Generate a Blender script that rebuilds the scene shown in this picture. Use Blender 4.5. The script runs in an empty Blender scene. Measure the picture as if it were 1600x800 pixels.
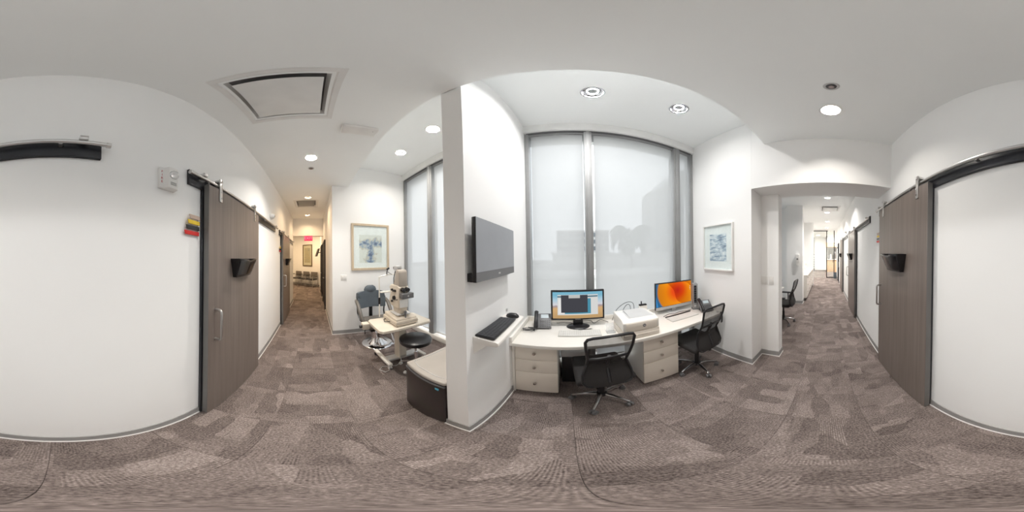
import bpy, bmesh, math, random
from mathutils import Vector, Matrix
random.seed(7)
PI = math.pi; R = math.radians
S = bpy.context.scene
C = S.collection

# ------------------------------------------------------------------ camera (full 360 degree panorama)
HC = 1.6
cam_d = bpy.data.cameras.new('panorama_camera'); cam_d.type = 'PANO'
try: cam_d.panorama_type = 'EQUIRECTANGULAR'
except Exception: cam_d.cycles.panorama_type = 'EQUIRECTANGULAR'
cam_d.clip_start = .01; cam_d.clip_end = 500
cam = bpy.data.objects.new('panorama_camera', cam_d); C.objects.link(cam)
view = Matrix.Rotation(R(20.141), 4, 'Z') @ Matrix.Rotation(R(.134), 4, 'X') @ Matrix.Rotation(R(.946), 4, 'Y')
cam.matrix_world = Matrix.Translation((0, 0, HC)) @ view @ Matrix.Rotation(PI/2, 4, 'X')
S.camera = cam

# ------------------------------------------------------------------ world: even overcast sky
W = bpy.data.worlds.new('overcast_sky'); S.world = W; W.use_nodes = True
bg = W.node_tree.nodes['Background']
bg.inputs[0].default_value = (.93, .945, 1.0, 1); bg.inputs[1].default_value = 1.16
LAMP = 50.0                       # watts of one lit downlight
S.view_settings.view_transform = 'Standard'; S.view_settings.look = 'None'
S.view_settings.exposure = 1.36; S.view_settings.gamma = 1.0
S.view_settings.use_curve_mapping = False
cy = S.cycles
cy.use_denoising = True; cy.max_bounces = 12; cy.diffuse_bounces = 7; cy.glossy_bounces = 4
cy.transparent_max_bounces = 12; cy.transmission_bounces = 6; cy.sample_clamp_indirect = 6
cy.caustics_reflective = False; cy.caustics_refractive = False

# ------------------------------------------------------------------ materials
def nodes(name):
    m = bpy.data.materials.new(name); m.use_nodes = True
    nt = m.node_tree; return m, nt, nt.nodes['Principled BSDF'], nt.nodes['Material Output']
def N(nt, t, **kw):
    n = nt.nodes.new(t)
    for k, v in kw.items(): setattr(n, k, v)
    return n
def plain(name, col, rough=.5, metal=0, var=.04, scale=6, bump=0, spec=.5, emit=None, es=0):
    m, nt, b, o = nodes(name)
    tc = N(nt, 'ShaderNodeTexCoord'); no = N(nt, 'ShaderNodeTexNoise'); no.inputs['Scale'].default_value = scale
    nt.links.new(tc.outputs['Object'], no.inputs['Vector'])
    rp = N(nt, 'ShaderNodeValToRGB')
    a = [max(0, c*(1-var)) for c in col]; z = [min(1, c*(1+var)) for c in col]
    rp.color_ramp.elements[0].position = .3; rp.color_ramp.elements[1].position = .7
    rp.color_ramp.elements[0].color = (*a, 1); rp.color_ramp.elements[1].color = (*z, 1)
    nt.links.new(no.outputs['Fac'], rp.inputs['Fac']); nt.links.new(rp.outputs['Color'], b.inputs['Base Color'])
    b.inputs['Roughness'].default_value = rough; b.inputs['Metallic'].default_value = metal
    b.inputs['Specular IOR Level'].default_value = spec
    if bump:
        n2 = N(nt, 'ShaderNodeTexNoise'); n2.inputs['Scale'].default_value = 160; n2.inputs['Detail'].default_value = 3
        nt.links.new(tc.outputs['Object'], n2.inputs['Vector'])
        bp = N(nt, 'ShaderNodeBump'); bp.inputs['Strength'].default_value = bump; bp.inputs['Distance'].default_value = .002
        nt.links.new(n2.outputs['Fac'], bp.inputs['Height']); nt.links.new(bp.outputs['Normal'], b.inputs['Normal'])
    if emit:
        b.inputs['Emission Color'].default_value = (*emit, 1); b.inputs['Emission Strength'].default_value = es
    return m
def wood(name, c0, c1, rough=.4, axis='Z', scale=1.0):
    m, nt, b, o = nodes(name)
    tc = N(nt, 'ShaderNodeTexCoord'); mp = N(nt, 'ShaderNodeMapping')
    sc = {'Z': (34, 34, 1.1), 'X': (1.1, 34, 34), 'Y': (34, 1.1, 34)}[axis]
    mp.inputs['Scale'].default_value = [s*scale for s in sc]
    n1 = N(nt, 'ShaderNodeTexNoise'); n1.inputs['Scale'].default_value = 1.4; n1.inputs['Detail'].default_value = 6; n1.inputs['Roughness'].default_value = .65
    rp = N(nt, 'ShaderNodeValToRGB')
    rp.color_ramp.elements[0].position = .32; rp.color_ramp.elements[1].position = .68
    rp.color_ramp.elements[0].color = (*c0, 1); rp.color_ramp.elements[1].color = (*c1, 1)
    L = nt.links.new
    L(tc.outputs['Object'], mp.inputs[0]); L(mp.outputs[0], n1.inputs['Vector']); L(n1.outputs['Fac'], rp.inputs[0]); L(rp.outputs[0], b.inputs['Base Color'])
    b.inputs['Roughness'].default_value = rough
    bp = N(nt, 'ShaderNodeBump'); bp.inputs['Strength'].default_value = .12; bp.inputs['Distance'].default_value = .001
    L(n1.outputs['Fac'], bp.inputs['Height']); L(bp.outputs[0], b.inputs['Normal'])
    return m
def carpet(name):
    m, nt, b, o = nodes(name); L = nt.links.new
    tc = N(nt, 'ShaderNodeTexCoord'); oi = N(nt, 'ShaderNodeObjectInfo')
    sh = N(nt, 'ShaderNodeVectorMath', operation='SCALE'); sh.inputs[0].default_value = (37., 53., 0)
    L(oi.outputs['Random'], sh.inputs['Scale'])
    ad = N(nt, 'ShaderNodeVectorMath', operation='ADD'); L(tc.outputs['Object'], ad.inputs[0]); L(sh.outputs[0], ad.inputs[1])
    mpa = N(nt, 'ShaderNodeMapping'); mpa.inputs['Scale'].default_value = (1.0, 2.1, 1); L(ad.outputs[0], mpa.inputs[0])
    v = N(nt, 'ShaderNodeTexVoronoi'); v.inputs['Scale'].default_value = 3.3; v.distance = 'CHEBYCHEV'; L(mpa.outputs[0], v.inputs['Vector'])
    mpb = N(nt, 'ShaderNodeMapping'); mpb.inputs['Rotation'].default_value = (0, 0, .6); mpb.inputs['Location'].default_value = (3.1, 1.7, 0); L(ad.outputs[0], mpb.inputs[0])
    v2 = N(nt, 'ShaderNodeTexVoronoi'); v2.inputs['Scale'].default_value = 2.6; L(mpb.outputs[0], v2.inputs['Vector'])
    sp = N(nt, 'ShaderNodeSeparateColor'); L(v.outputs['Color'], sp.inputs[0])
    sp2 = N(nt, 'ShaderNodeSeparateColor'); L(v2.outputs['Color'], sp2.inputs[0])
    wx = N(nt, 'ShaderNodeTexWave', wave_type='BANDS', bands_direction='X'); wy = N(nt, 'ShaderNodeTexWave', wave_type='BANDS', bands_direction='Y')
    for w in (wx, wy):
        w.inputs['Scale'].default_value = 27; w.inputs['Distortion'].default_value = 2.2; w.inputs['Detail'].default_value = 2; w.inputs['Detail Scale'].default_value = 9
        L(ad.outputs[0], w.inputs['Vector'])
    gt = N(nt, 'ShaderNodeMath', operation='GREATER_THAN'); gt.inputs[1].default_value = .72; L(sp.outputs['Green'], gt.inputs[0])
    mw = N(nt, 'ShaderNodeMix', data_type='FLOAT'); L(gt.outputs[0], mw.inputs['Factor']); L(wx.outputs['Fac'], mw.inputs['A']); L(wy.outputs['Fac'], mw.inputs['B'])
    fn = N(nt, 'ShaderNodeTexNoise'); fn.inputs['Scale'].default_value = 85; fn.inputs['Detail'].default_value = 3; fn.inputs['Roughness'].default_value = .7; L(ad.outputs[0], fn.inputs['Vector'])
    bn = N(nt, 'ShaderNodeTexNoise'); bn.inputs['Scale'].default_value = 11; bn.inputs['Detail'].default_value = 2; L(ad.outputs[0], bn.inputs['Vector'])
    def ma(op, a, b_):
        n = N(nt, 'ShaderNodeMath', operation=op)
        for i, q in enumerate((a, b_)):
            if isinstance(q, (int, float)): n.inputs[i].default_value = q
            else: L(q, n.inputs[i])
        return n.outputs[0]
    # tone of the woven block, tone of the diagonal inset, ribs (stronger in some blocks), yarn speckle
    val = ma('ADD', ma('MULTIPLY', sp.outputs['Red'], .085), ma('MULTIPLY', sp2.outputs['Red'], .07))
    val = ma('ADD', val, ma('MULTIPLY', mw.outputs['Result'], ma('MULTIPLY', sp.outputs['Blue'], .16)))
    val = ma('ADD', val, ma('MULTIPLY', fn.outputs['Fac'], .72)); val = ma('ADD', val, ma('MULTIPLY', bn.outputs['Fac'], .12))
    rp = N(nt, 'ShaderNodeValToRGB'); e = rp.color_ramp.elements
    e[0].position = .36; e[0].color = (.064, .051, .047, 1); e[1].position = .86; e[1].color = (.57, .495, .46, 1)
    k = rp.color_ramp.elements.new(.60); k.color = (.240, .198, .184, 1)
    L(val, rp.inputs[0]); L(rp.outputs[0], b.inputs['Base Color'])
    b.inputs['Roughness'].default_value = .95; b.inputs['Specular IOR Level'].default_value = .12
    bp = N(nt, 'ShaderNodeBump'); bp.inputs['Strength'].default_value = .5; bp.inputs['Distance'].default_value = .004
    L(val, bp.inputs['Height']); L(bp.outputs[0], b.inputs['Normal'])
    return m
def shade_fabric(name, t, T):
    m, nt, b, o = nodes(name); L = nt.links.new
    nt.nodes.remove(b)
    tr = N(nt, 'ShaderNodeBsdfTransparent'); tl = N(nt, 'ShaderNodeBsdfTranslucent'); df = N(nt, 'ShaderNodeBsdfDiffuse')
    tl.inputs[0].default_value = (T, T, T*.985, 1); df.inputs[0].default_value = (.36, .36, .36, 1)
    tc = N(nt, 'ShaderNodeTexCoord'); no = N(nt, 'ShaderNodeTexNoise'); no.inputs['Scale'].default_value = 300
    L(tc.outputs['Object'], no.inputs['Vector'])
    m1 = N(nt, 'ShaderNodeMixShader'); m1.inputs[0].default_value = .42; L(tl.outputs[0], m1.inputs[1]); L(df.outputs[0], m1.inputs[2])
    mr = N(nt, 'ShaderNodeMapRange'); mr.inputs['To Min'].default_value = t*.8; mr.inputs['To Max'].default_value = t*1.2; L(no.outputs['Fac'], mr.inputs['Value'])
    m2 = N(nt, 'ShaderNodeMixShader'); L(mr.outputs[0], m2.inputs[0]); L(m1.outputs[0], m2.inputs[1]); L(tr.outputs[0], m2.inputs[2]); L(m2.outputs[0], o.inputs[0])
    return m
def see_through(name, col, t, rough=.1, tint=(1, 1, 1)):
    m, nt, b, o = nodes(name); L = nt.links.new
    b.inputs['Base Color'].default_value = (*col, 1); b.inputs['Roughness'].default_value = rough
    tr = N(nt, 'ShaderNodeBsdfTransparent'); tr.inputs[0].default_value = (*tint, 1)
    tc = N(nt, 'ShaderNodeTexCoord'); no = N(nt, 'ShaderNodeTexNoise'); no.inputs['Scale'].default_value = 40; L(tc.outputs['Object'], no.inputs['Vector'])
    mr = N(nt, 'ShaderNodeMapRange'); mr.inputs['To Min'].default_value = max(0, t-.05); mr.inputs['To Max'].default_value = min(1, t+.05); L(no.outputs['Fac'], mr.inputs['Value'])
    mx = N(nt, 'ShaderNodeMixShader'); L(mr.outputs[0], mx.inputs[0]); L(b.outputs[0], mx.inputs[1]); L(tr.outputs[0], mx.inputs[2]); L(mx.outputs[0], o.inputs[0])
    return m
def art(name, ground, tones, sc, thr, tee=False):
    m, nt, b, o = nodes(name); L = nt.links.new
    tc = N(nt, 'ShaderNodeTexCoord'); mp = N(nt, 'ShaderNodeMapping'); mp.inputs['Scale'].default_value = sc
    n1 = N(nt, 'ShaderNodeTexNoise'); n1.inputs['Scale'].default_value = 1; n1.inputs['Detail'].default_value = 7; n1.inputs['Roughness'].default_value = .7
    rp = N(nt, 'ShaderNodeValToRGB'); el = rp.color_ramp.elements
    el[0].position = thr-.14; el[0].color = (*tones[0], 1); el[1].position = thr+.1; el[1].color = (*ground, 1)
    for i, t_ in enumerate(tones[1:]):
        k = el.new(thr-.14+.22*(i+1)/(len(tones))); k.color = (*t_, 1)
    L(tc.outputs['Object'], mp.inputs[0]); L(mp.outputs[0], n1.inputs['Vector']); L(rp.outputs[0], b.inputs['Base Color'])
    if tee:      # paint gathers in a crossbar and a broad stem below it
        def ma(op, a_, b_):
            n = N(nt, 'ShaderNodeMath', operation=op)
            for i, q in enumerate((a_, b_)):
                if isinstance(q, (int, float)): n.inputs[i].default_value = q
                else: L(q, n.inputs[i])
            return n.outputs[0]
        sx_ = N(nt, 'ShaderNodeSeparateXYZ'); L(tc.outputs['Object'], sx_.inputs[0])
        bar = ma('MULTIPLY', ma('ABSOLUTE', ma('SUBTRACT', sx_.outputs['Z'], .39), 0), 2.6)
        stem = ma('ADD', ma('MULTIPLY', ma('ABSOLUTE', sx_.outputs['X'], 0), 2.4), ma('MULTIPLY', ma('MAXIMUM', ma('SUBTRACT', sx_.outputs['Z'], .40), 0), 3))
        far = ma('MINIMUM', ma('MINIMUM', bar, stem), .5)
        L(ma('ADD', n1.outputs['Fac'], ma('SUBTRACT', ma('MULTIPLY', far, .75), .12)), rp.inputs[0])
    else: L(n1.outputs['Fac'], rp.inputs[0])
    b.inputs['Roughness'].default_value = .35
    return m
def glow(name, col, s):
    m, nt, b, o = nodes(name); nt.nodes.remove(b)
    e = N(nt, 'ShaderNodeEmission'); e.inputs[0].default_value = (*col, 1); e.inputs[1].default_value = s
    nt.links.new(e.outputs[0], o.inputs[0]); return m

M = {}
M['wall'] = plain('white_wall_paint', (.90, .90, .895), .75, var=.008, scale=2, bump=.05)
M['ceil'] = plain('white_ceiling_paint', (.915, .935, .935), .85, var=.008, scale=2)
M['base'] = plain('grey_rubber_base', (.33, .325, .32), .55, var=.04)
M['bead'] = plain('white_caulk_bead', (.82, .80, .78), .6)
M['carpet'] = carpet('brown_ribbed_carpet')
M['door'] = wood('grey_brown_laminate', (.150, .121, .106), (.205, .170, .151), .36, scale=.6)
M['edge'] = plain('grey_door_edging', (.16, .155, .15), .35)
M['bronze'] = plain('dark_bronze_metal', (.022, .024, .030), .3, .3, spec=.6)
M['black'] = plain('black_plastic', (.012, .012, .014), .35)
M['blackm'] = plain('black_matte', (.010, .010, .012), .7)
M['steel'] = plain('brushed_steel', (.62, .61, .60), .28, 1)
M['chrome'] = plain('chrome', (.80, .80, .82), .08, 1, var=.01)
M['gunmetal'] = plain('dark_polished_metal', (.30, .29, .29), .22, 1)
M['alu'] = plain('grey_anodised_frame', (.30, .305, .305), .5, .1)
M['whitem'] = plain('white_painted_metal', (.80, .80, .79), .4)
M['lami'] = plain('white_gloss_laminate', (.84, .81, .76), .22, var=.01)
M['cabin'] = plain('cream_cabinet_front', (.80, .735, .65), .3, var=.012)
M['knob'] = plain('polished_nickel', (.55, .52, .48), .18, 1)
M['beige'] = plain('beige_instrument_plastic', (.66, .585, .49), .42, var=.02)
M['beige2'] = plain('darker_beige_plastic', (.46, .41, .36), .45)
M['tabletop'] = plain('cream_table_top', (.70, .64, .55), .35)
M['gvinyl'] = plain('slate_grey_vinyl', (.085, .105, .125), .38, var=.08)
M['gvinyl2'] = plain('taupe_vinyl', (.155, .14, .125), .45, var=.06)
M['bvinyl'] = plain('black_vinyl', (.018, .018, .020), .3)
M['gplast'] = plain('mid_grey_plastic', (.14, .14, .145), .45)
M['lgrey'] = plain('light_grey_plastic', (.55, .55, .55), .4)
M['wplast'] = plain('white_plastic', (.80, .79, .77), .4)
M['fridge'] = plain('dark_brown_black_door', (.026, .019, .018), .3)
M['fridget'] = plain('warm_grey_top', (.42, .385, .35), .45)
M['fabric'] = plain('black_seat_fabric', (.022, .020, .020), .85, bump=.3)
M['mesh'] = see_through('black_mesh_fabric', (.015, .012, .014), .34, .8)
M['glass'] = see_through('clear_glass', (.9, .95, .95), .94, .02, (.97, .99, .985))
M['smoke'] = see_through('smoked_plastic', (.014, .014, .017), .10, .12)
M['acry'] = see_through('clear_acrylic', (.85, .88, .9), .7, .05)
M['shade'] = shade_fabric('white_screen_fabric', .085, .62)
M['frame1'] = wood('pale_gilt_wood', (.50, .40, .28), (.66, .55, .41), .35)
M['frame2'] = plain('white_frame_paint', (.82, .81, .79), .4)
M['mat'] = plain('white_mount_board', (.86, .87, .88), .8)
M['art1'] = art('blue_grey_abstract_print', (.72, .73, .70), [(.06, .10, .22), (.20, .28, .42), (.42, .48, .56), (.55, .50, .42)], (7, 7, 9), .50, True)
M['art2'] = art('blue_brush_stroke_print', (.83, .85, .87), [(.10, .14, .22), (.24, .32, .44), (.48, .56, .66)], (6, 6, 22), .49)
M['art3'] = art('gold_landscape_print', (.42, .33, .17), [(.10, .13, .17), (.36, .31, .2)], (3, 3, 9), .45)
M['gold'] = plain('bronze_frame', (.14, .10, .05), .35, .4)
M['goldmat'] = plain('cream_mount', (.62, .55, .40), .8)
M['tan'] = plain('tan_flag', (.55, .42, .35), .45); M['yel'] = plain('yellow_flag', (.80, .56, .02), .45)
M['red'] = plain('red_flag', (.62, .015, .012), .45)
M['redtxt'] = plain('red_print', (.5, .02, .03), .6)
M['lens'] = glow('lit_lamp_lens', (1, .86, .68), 9)
M['lensoff'] = plain('frosted_lamp_lens', (.42, .43, .44), .35)
M['exit'] = glow('red_exit_face', (1, .05, .12), .42)
M['exitt'] = glow('exit_letters', (1, .35, .40), .5)
M['oak'] = wood('pale_oak', (.50, .33, .20), (.62, .44, .28), .45, 'X')
M['concrete'] = plain('pale_render', (.55, .54, .51), .9)
M['glassb'] = plain('grey_facade', (.36, .36, .35), .6)
M['pane'] = plain('dark_far_window', (.06, .07, .08), .3)
M['leaf'] = plain('palm_green', (.035, .055, .022), .6, var=.3)
M['bark'] = plain('palm_bark', (.16, .13, .10), .9)
M['asphalt'] = plain('pale_paving', (.42, .41, .39), .9)
M['blue'] = plain('blue_badge', (.10, .45, .62), .4)
M['tvs'] = plain('anti_glare_reflection_grey', (.33, .345, .37), .42, spec=.6)  # dark screen; grey base colour stands in for the reflected white wall
M['tvb'] = plain('grey_speaker_bar', (.17, .17, .175), .5)
M['lcd'] = plain('pale_lcd', (.50, .58, .62), .3)
M['silver'] = plain('silver_keyboard', (.60, .59, .56), .35, .2)
M['key'] = plain('white_keycap', (.74, .73, .70), .5)
M['dkey'] = plain('black_keycap', (.035, .036, .042), .45)
M['skin'] = plain('pale_tray', (.78, .75, .71), .35)

# ------------------------------------------------------------------ mesh builder
class MB:
    def __init__(s): s.v = []; s.f = []
    def add(s, vs, fs):
        o = len(s.v); s.v += [tuple(p) for p in vs]; s.f += [tuple(i+o for i in f) for f in fs]; return s
    def box(s, x0, x1, y0, y1, z0, z1):
        if x0 > x1: x0, x1 = x1, x0
        if y0 > y1: y0, y1 = y1, y0
        if z0 > z1: z0, z1 = z1, z0
        return s.add([(x0,y0,z0),(x1,y0,z0),(x1,y1,z0),(x0,y1,z0),(x0,y0,z1),(x1,y0,z1),(x1,y1,z1),(x0,y1,z1)],
                     [(0,3,2,1),(4,5,6,7),(0,1,5,4),(1,2,6,5),(2,3,7,6),(3,0,4,7)])
    def prism(s, poly, a, b, axis='z'):
        P = {'z': lambda p, t: (p[0], p[1], t), 'y': lambda p, t: (p[0], t, p[1]), 'x': lambda p, t: (t, p[0], p[1])}[axis]
        n = len(poly); area = sum(poly[i][0]*poly[(i+1) % n][1]-poly[(i+1) % n][0]*poly[i][1] for i in range(n))
        if (area < 0) != (axis == 'y'): poly = poly[::-1]
        vs = [P(p, a) for p in poly]+[P(p, b) for p in poly]
        fs = [tuple(range(n))[::-1], tuple(range(n, 2*n))]+[(i, (i+1) % n, n+(i+1) % n, n+i) for i in range(n)]
        return s.add(vs, fs)
    def cyl(s, p0, p1, r0, r1=None, n=14):
        r1 = r0 if r1 is None else r1
        return s.sweep([p0, p1], [r0, r1], n)
    def sweep(s, pts, rad, n=8, closed=False):
        pts = [Vector(p) for p in pts]; m = len(pts)
        if isinstance(rad, (int, float)): rad = [rad]*m
        vs = []; u = None
        for i, p in enumerate(pts):
            a = pts[(i-1) % m] if (closed or i) else p; b = pts[(i+1) % m] if (closed or i < m-1) else p
            t = (b-a).normalized()
            if u is None:
                u = t.orthogonal().normalized()
            else:
                u = (u-t*u.dot(t))
                u = u.normalized() if u.length > 1e-6 else t.orthogonal().normalized()
            w = t.cross(u)
            for k in range(n):
                q = 2*PI*k/n; vs.append(p+(u*math.cos(q)+w*math.sin(q))*rad[i])
        fs = []
        for i in range(m if closed else m-1):
            j = (i+1) % m
            for k in range(n): fs.append((i*n+k, i*n+(k+1) % n, j*n+(k+1) % n, j*n+k))
        if not closed: fs += [tuple(range(n))[::-1], tuple(range((m-1)*n, m*n))]
        return s.add(vs, fs)
    def lathe(s, prof, c=(0, 0, 0), n=28, caps=True):
        vs = []
        for r, z in prof:
            for k in range(n): vs.append((c[0]+r*math.cos(2*PI*k/n), c[1]+r*math.sin(2*PI*k/n), c[2]+z))
        fs = []
        for i in range(len(prof)-1):
            for k in range(n): fs.append((i*n+k, i*n+(k+1) % n, (i+1)*n+(k+1) % n, (i+1)*n+k))
        if caps: fs += [tuple(range(n))[::-1], tuple(range((len(prof)-1)*n, len(prof)*n))]
        return s.add(vs, fs)
    def grid(s, fn, nu, nv, th=0):
        base = [fn(i/nu, j/nv) for j in range(nv+1) for i in range(nu+1)]; w = nu+1
        q = [(j*w+i, j*w+i+1, (j+1)*w+i+1, (j+1)*w+i) for j in range(nv) for i in range(nu)]
        return s.add(base, q)
    def xf(s, m):
        s.v = [tuple(m @ Vector(p)) for p in s.v]; return s
    def mesh(s, name, mat, bevel=0, seg=2, sub=0):
        me = bpy.data.meshes.new(name); me.from_pydata(s.v, [], s.f)
        bm = bmesh.new(); bm.from_mesh(me)
        bmesh.ops.recalc_face_normals(bm, faces=bm.faces)
        if bevel:
            es = [e for e in bm.edges if len(e.link_faces) == 2 and e.calc_face_angle(0) > R(25)]
            bmesh.ops.bevel(bm, geom=es, offset=bevel, segments=seg, profile=.5, affect='EDGES', clamp_overlap=True)
        bm.to_mesh(me); bm.free()
        me.shade_smooth(); me.set_sharp_from_angle(angle=R(38))
        if mat: me.materials.append(mat)
        return me
ROT = {}
def link(o): C.objects.link(o); return o
def mat4(loc, rz): return Matrix.Translation(loc) @ Matrix.Rotation(rz, 4, 'Z')
def tag(o, label=None, cat=None, group=None, kind=None):
    if label: o['label'] = label
    if cat: o['category'] = cat
    if group: o['group'] = group
    if kind: o['kind'] = kind
    return o
def thing(name, label, cat, loc=(0, 0, 0), rz=0, group=None, kind=None):
    o = link(bpy.data.objects.new(name, None)); o.empty_display_size = .1
    o.location = loc; o.rotation_euler = (0, 0, rz); ROT[o] = mat4(loc, rz)
    return tag(o, label, cat, group, kind)
def part(name, mb, mat, parent=None, bevel=0, seg=2, world=False, label=None, loc=None):
    """a mesh object; with world=True the builder's coordinates are world coordinates"""
    base = ROT.get(parent, Matrix())
    if world and parent: mb.xf(base.inverted())
    off = loc
    if off is None:                                   # put the origin inside the piece
        xs = [p[0] for p in mb.v]; ys = [p[1] for p in mb.v]; zs = [p[2] for p in mb.v]
        off = ((min(xs)+max(xs))/2, (min(ys)+max(ys))/2, min(zs))
        mb.xf(Matrix.Translation((-off[0], -off[1], -off[2])))
    o = link(bpy.data.objects.new(name, mb.mesh(name, M[mat] if isinstance(mat, str) else mat, bevel, seg)))
    o.location = off
    if parent: o.parent = parent
    ROT[o] = base @ Matrix.Translation(off)
    if label: o['label'] = label
    return o
def solo(name, mb, mat, label, cat, group=None, bevel=0, seg=2, kind=None):
    return tag(part(name, mb, mat, None, bevel, seg), label, cat, group, kind)
def copy_tree(o, parent=None):
    c = o.copy(); link(c); c.parent = parent
    for ch in list(o.children):
        if not ch.get('_tmp'): copy_tree(ch, c)
    return c
def text_part(name, txt, size, mat, parent, m, label=None, ext=.0004):
    """lettering: m places the text's x-right y-up plane in world space"""
    cu = bpy.data.curves.new(name, 'FONT'); cu.body = txt; cu.size = size; cu.align_x = 'CENTER'; cu.align_y = 'CENTER'; cu.extrude = ext
    t = bpy.data.objects.new(name+'_src', cu); link(t)
    dg = bpy.context.evaluated_depsgraph_get(); me = bpy.data.meshes.new_from_object(t.evaluated_get(dg))
    bpy.data.objects.remove(t); bpy.data.curves.remove(cu)
    o = link(bpy.data.objects.new(name, me)); me.materials.clear(); me.materials.append(M[mat])
    o.parent = parent; o.matrix_local = ROT[parent].inverted() @ m
    if label: o['label'] = label
    return o
def facing(pos, xdir, ydir):
    x = Vector(xdir).normalized(); y = Vector(ydir).normalized(); z = x.cross(y)
    m = Matrix((x, y, z)).transposed().to_4x4(); m.translation = Vector(pos); return m
def arc(c, r, a0, a1, n, plane='xy'):
    out = []
    for i in range(n+1):
        a = a0+(a1-a0)*i/n; p = (r*math.cos(a), r*math.sin(a))
        out.append({'xy': (c[0]+p[0], c[1]+p[1], c[2]), 'xz': (c[0]+p[0], c[1], c[2]+p[1]), 'yz': (c[0], c[1]+p[0], c[2]+p[1])}[plane])
    return out
def struct(name, mb, mat, label, cat, holes=None):
    o = solo(name, mb, mat, label, cat, kind='structure')
    if holes:
        hb = MB()
        for h in holes:
            if h[0] == 'c': hb.lathe([(h[3], 0), (h[3], .225)], (h[1], h[2], h[4]-.1), 32)
            else: hb.box(h[1], h[2], h[3], h[4], h[5]-.1, h[5]+.09)
        cut = link(bpy.data.objects.new('cutter', hb.mesh('cutter', None)))
        md = o.modifiers.new('holes', 'BOOLEAN'); md.object = cut; md.operation = 'DIFFERENCE'; md.solver = 'EXACT'
        dg = bpy.context.evaluated_depsgraph_get(); me = bpy.data.meshes.new_from_object(o.evaluated_get(dg))
        o.modifiers.clear(); me.shade_flat(); o.data = me; bpy.data.objects.remove(cut)
    return o

# ------------------------------------------------------------------ room shell
YS = -.753; ZC = 3.12; ZB = 3.64; YN = .70; XE = 1.787; XW = -3.16
XP0, XP1 = -.685, -.531; YWIN = 2.06; ZH = 2.43
fl = struct('floor', MB().box(-13.4, 18, -4.4, 3.3, -.15, -.006), 'carpet', 'brown patterned carpet floor of the clinic corridor', 'floor')
tile_me = None
cells = []
T = .5
for i in range(-22, 34):
    for j in range(-2, 5):
        x, y = i*T, -.753+j*T
        cx, cy_ = x+T/2, y+T/2
        ok = (-.8 < cy_ < .75 and -9.6 < cx < 12) or (-3.4 < cx < 2.1 and 0 < cy_ < 2.2) or (2 < cx < 5.2 and 0 < cy_ < 1.8)
        if ok: cells.append((math.hypot(cx, cy_), cx, cy_))
cells.sort()
for d, cx, cy_ in cells[:300]:
    if tile_me is None:
        g = .0006
        tile_me = MB().prism([(-T/2+g, -T/2+g), (T/2-g, -T/2+g), (T/2-g, T/2-g), (-T/2+g, T/2-g)], -.0055, 0).mesh('carpet_tile', M['carpet'], .0008, 1)
    o = link(bpy.data.objects.new('carpet_tile', tile_me)); o.parent = fl
    o.location = Vector((cx, cy_, 0))-fl.location; o.rotation_euler = (0, 0, random.randrange(4)*PI/2)

lit_w = [(-2.13, -.025), (1.26, -.036), (-3.83, -.12), (-5.54, -.20)]
lit_e = [(4.26, -.05), (5.93, -.06), (7.66, -.08), (9.6, -.08)]
bay_fill = [(.22, 1.30), (1.047, 1.278)]; alc_lit = [(-1.49, 1.38), (-2.31, 1.40)]
struct('ceiling_corridor', MB().box(-13.2, XE+.2, -4.2, YN, ZC, ZB+.15), 'ceil', 'white lowered ceiling over the corridor', 'ceiling',
       [('c', x, y, .076, ZC) for x, y in lit_w]+[('b', -1.235, -.70, -.445, .09, ZC), ('b', -4.60, -4.08, -.44, .08, ZC)])
struct('ceiling_bay', MB().box(-3.4, 2.3, YN-.05, 2.4, ZB, ZB+.15), 'ceil', 'high white ceiling over the window bays', 'ceiling',
       [('c', x, y, .088, ZB) for x, y in bay_fill+alc_lit])
struct('ceiling_east', MB().box(XE+.1, 17.4, -2.7, 3.3, ZC, ZC+.15), 'ceil', 'white ceiling over the corridor beyond the beam', 'ceiling',
       [('c', x, y, .076, ZC) for x, y in lit_e]+[('b', 5.14, 5.68, -.42, .12, ZC)])
def wallbox(n, x0, x1, y0, y1, z0, z1, lab): return struct(n, MB().box(x0, x1, y0, y1, z0, z1), 'wall', lab, 'wall')
wallbox('wall_south', -6.05, 10.75, YS-.15, YS, 0, ZC+.02, 'long white corridor wall carrying the sliding doors')
wallbox('wall_partition', XP0, XP1, .712, 2.2, 0, ZB+.02, 'white partition wall between the desk bay and the exam alcove')
struct('wall_west', MB().prism([(XW, .372), (XW, 2.2), (XW-.15, 2.2), (XW-.15, .52), (-9.1, .52), (-9.1, .372)], 0, ZB+.02), 'wall', 'white corner wall of the exam alcove with the gilt framed print', 'wall')
struct('wall_east', MB().prism([(XE, .869), (2.10, .87), (2.10, .619), (2.25, .614), (2.25, 2.2), (1.903, 2.2)], 0, ZB+.02), 'wall', 'white wall beside the desk with the white framed print', 'wall')
wallbox('wall_beam_east', XE, 2.25, YS, .868, ZH, ZB, 'white dropped beam across the corridor past the desk')
wallbox('wall_beam_west', -6.25, -6.05, YS-.15, .372, 2.45, ZC+.02, 'white dropped beam before the waiting area')
wallbox('wall_waiting_east', -6.05, -5.9, -4.2, YS-.15, 0, ZC+.02, 'white return wall of the waiting area')
wallbox('wall_waiting_south', -13.2, -5.9, -4.35, -4.2, 0, ZC+.02, 'white end wall of the waiting area')
struct('wall_waiting_far', MB().prism([(-8.95, .66), (-12.8, -4.2), (-13.0, -4.2), (-9.1, .70)], 0, ZC+.02), 'wall', 'cream angled wall behind the waiting chairs', 'wall')
wallbox('wall_north_window', -3.4, 2.3, 2.2, 2.35, 3.50, ZB+.02, 'white strip of wall above the windows')
wallbox('wall_pier', 4.95, 5.28, .70, 1.20, 0, ZC+.02, 'white pier carrying the soap dispenser')
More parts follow.
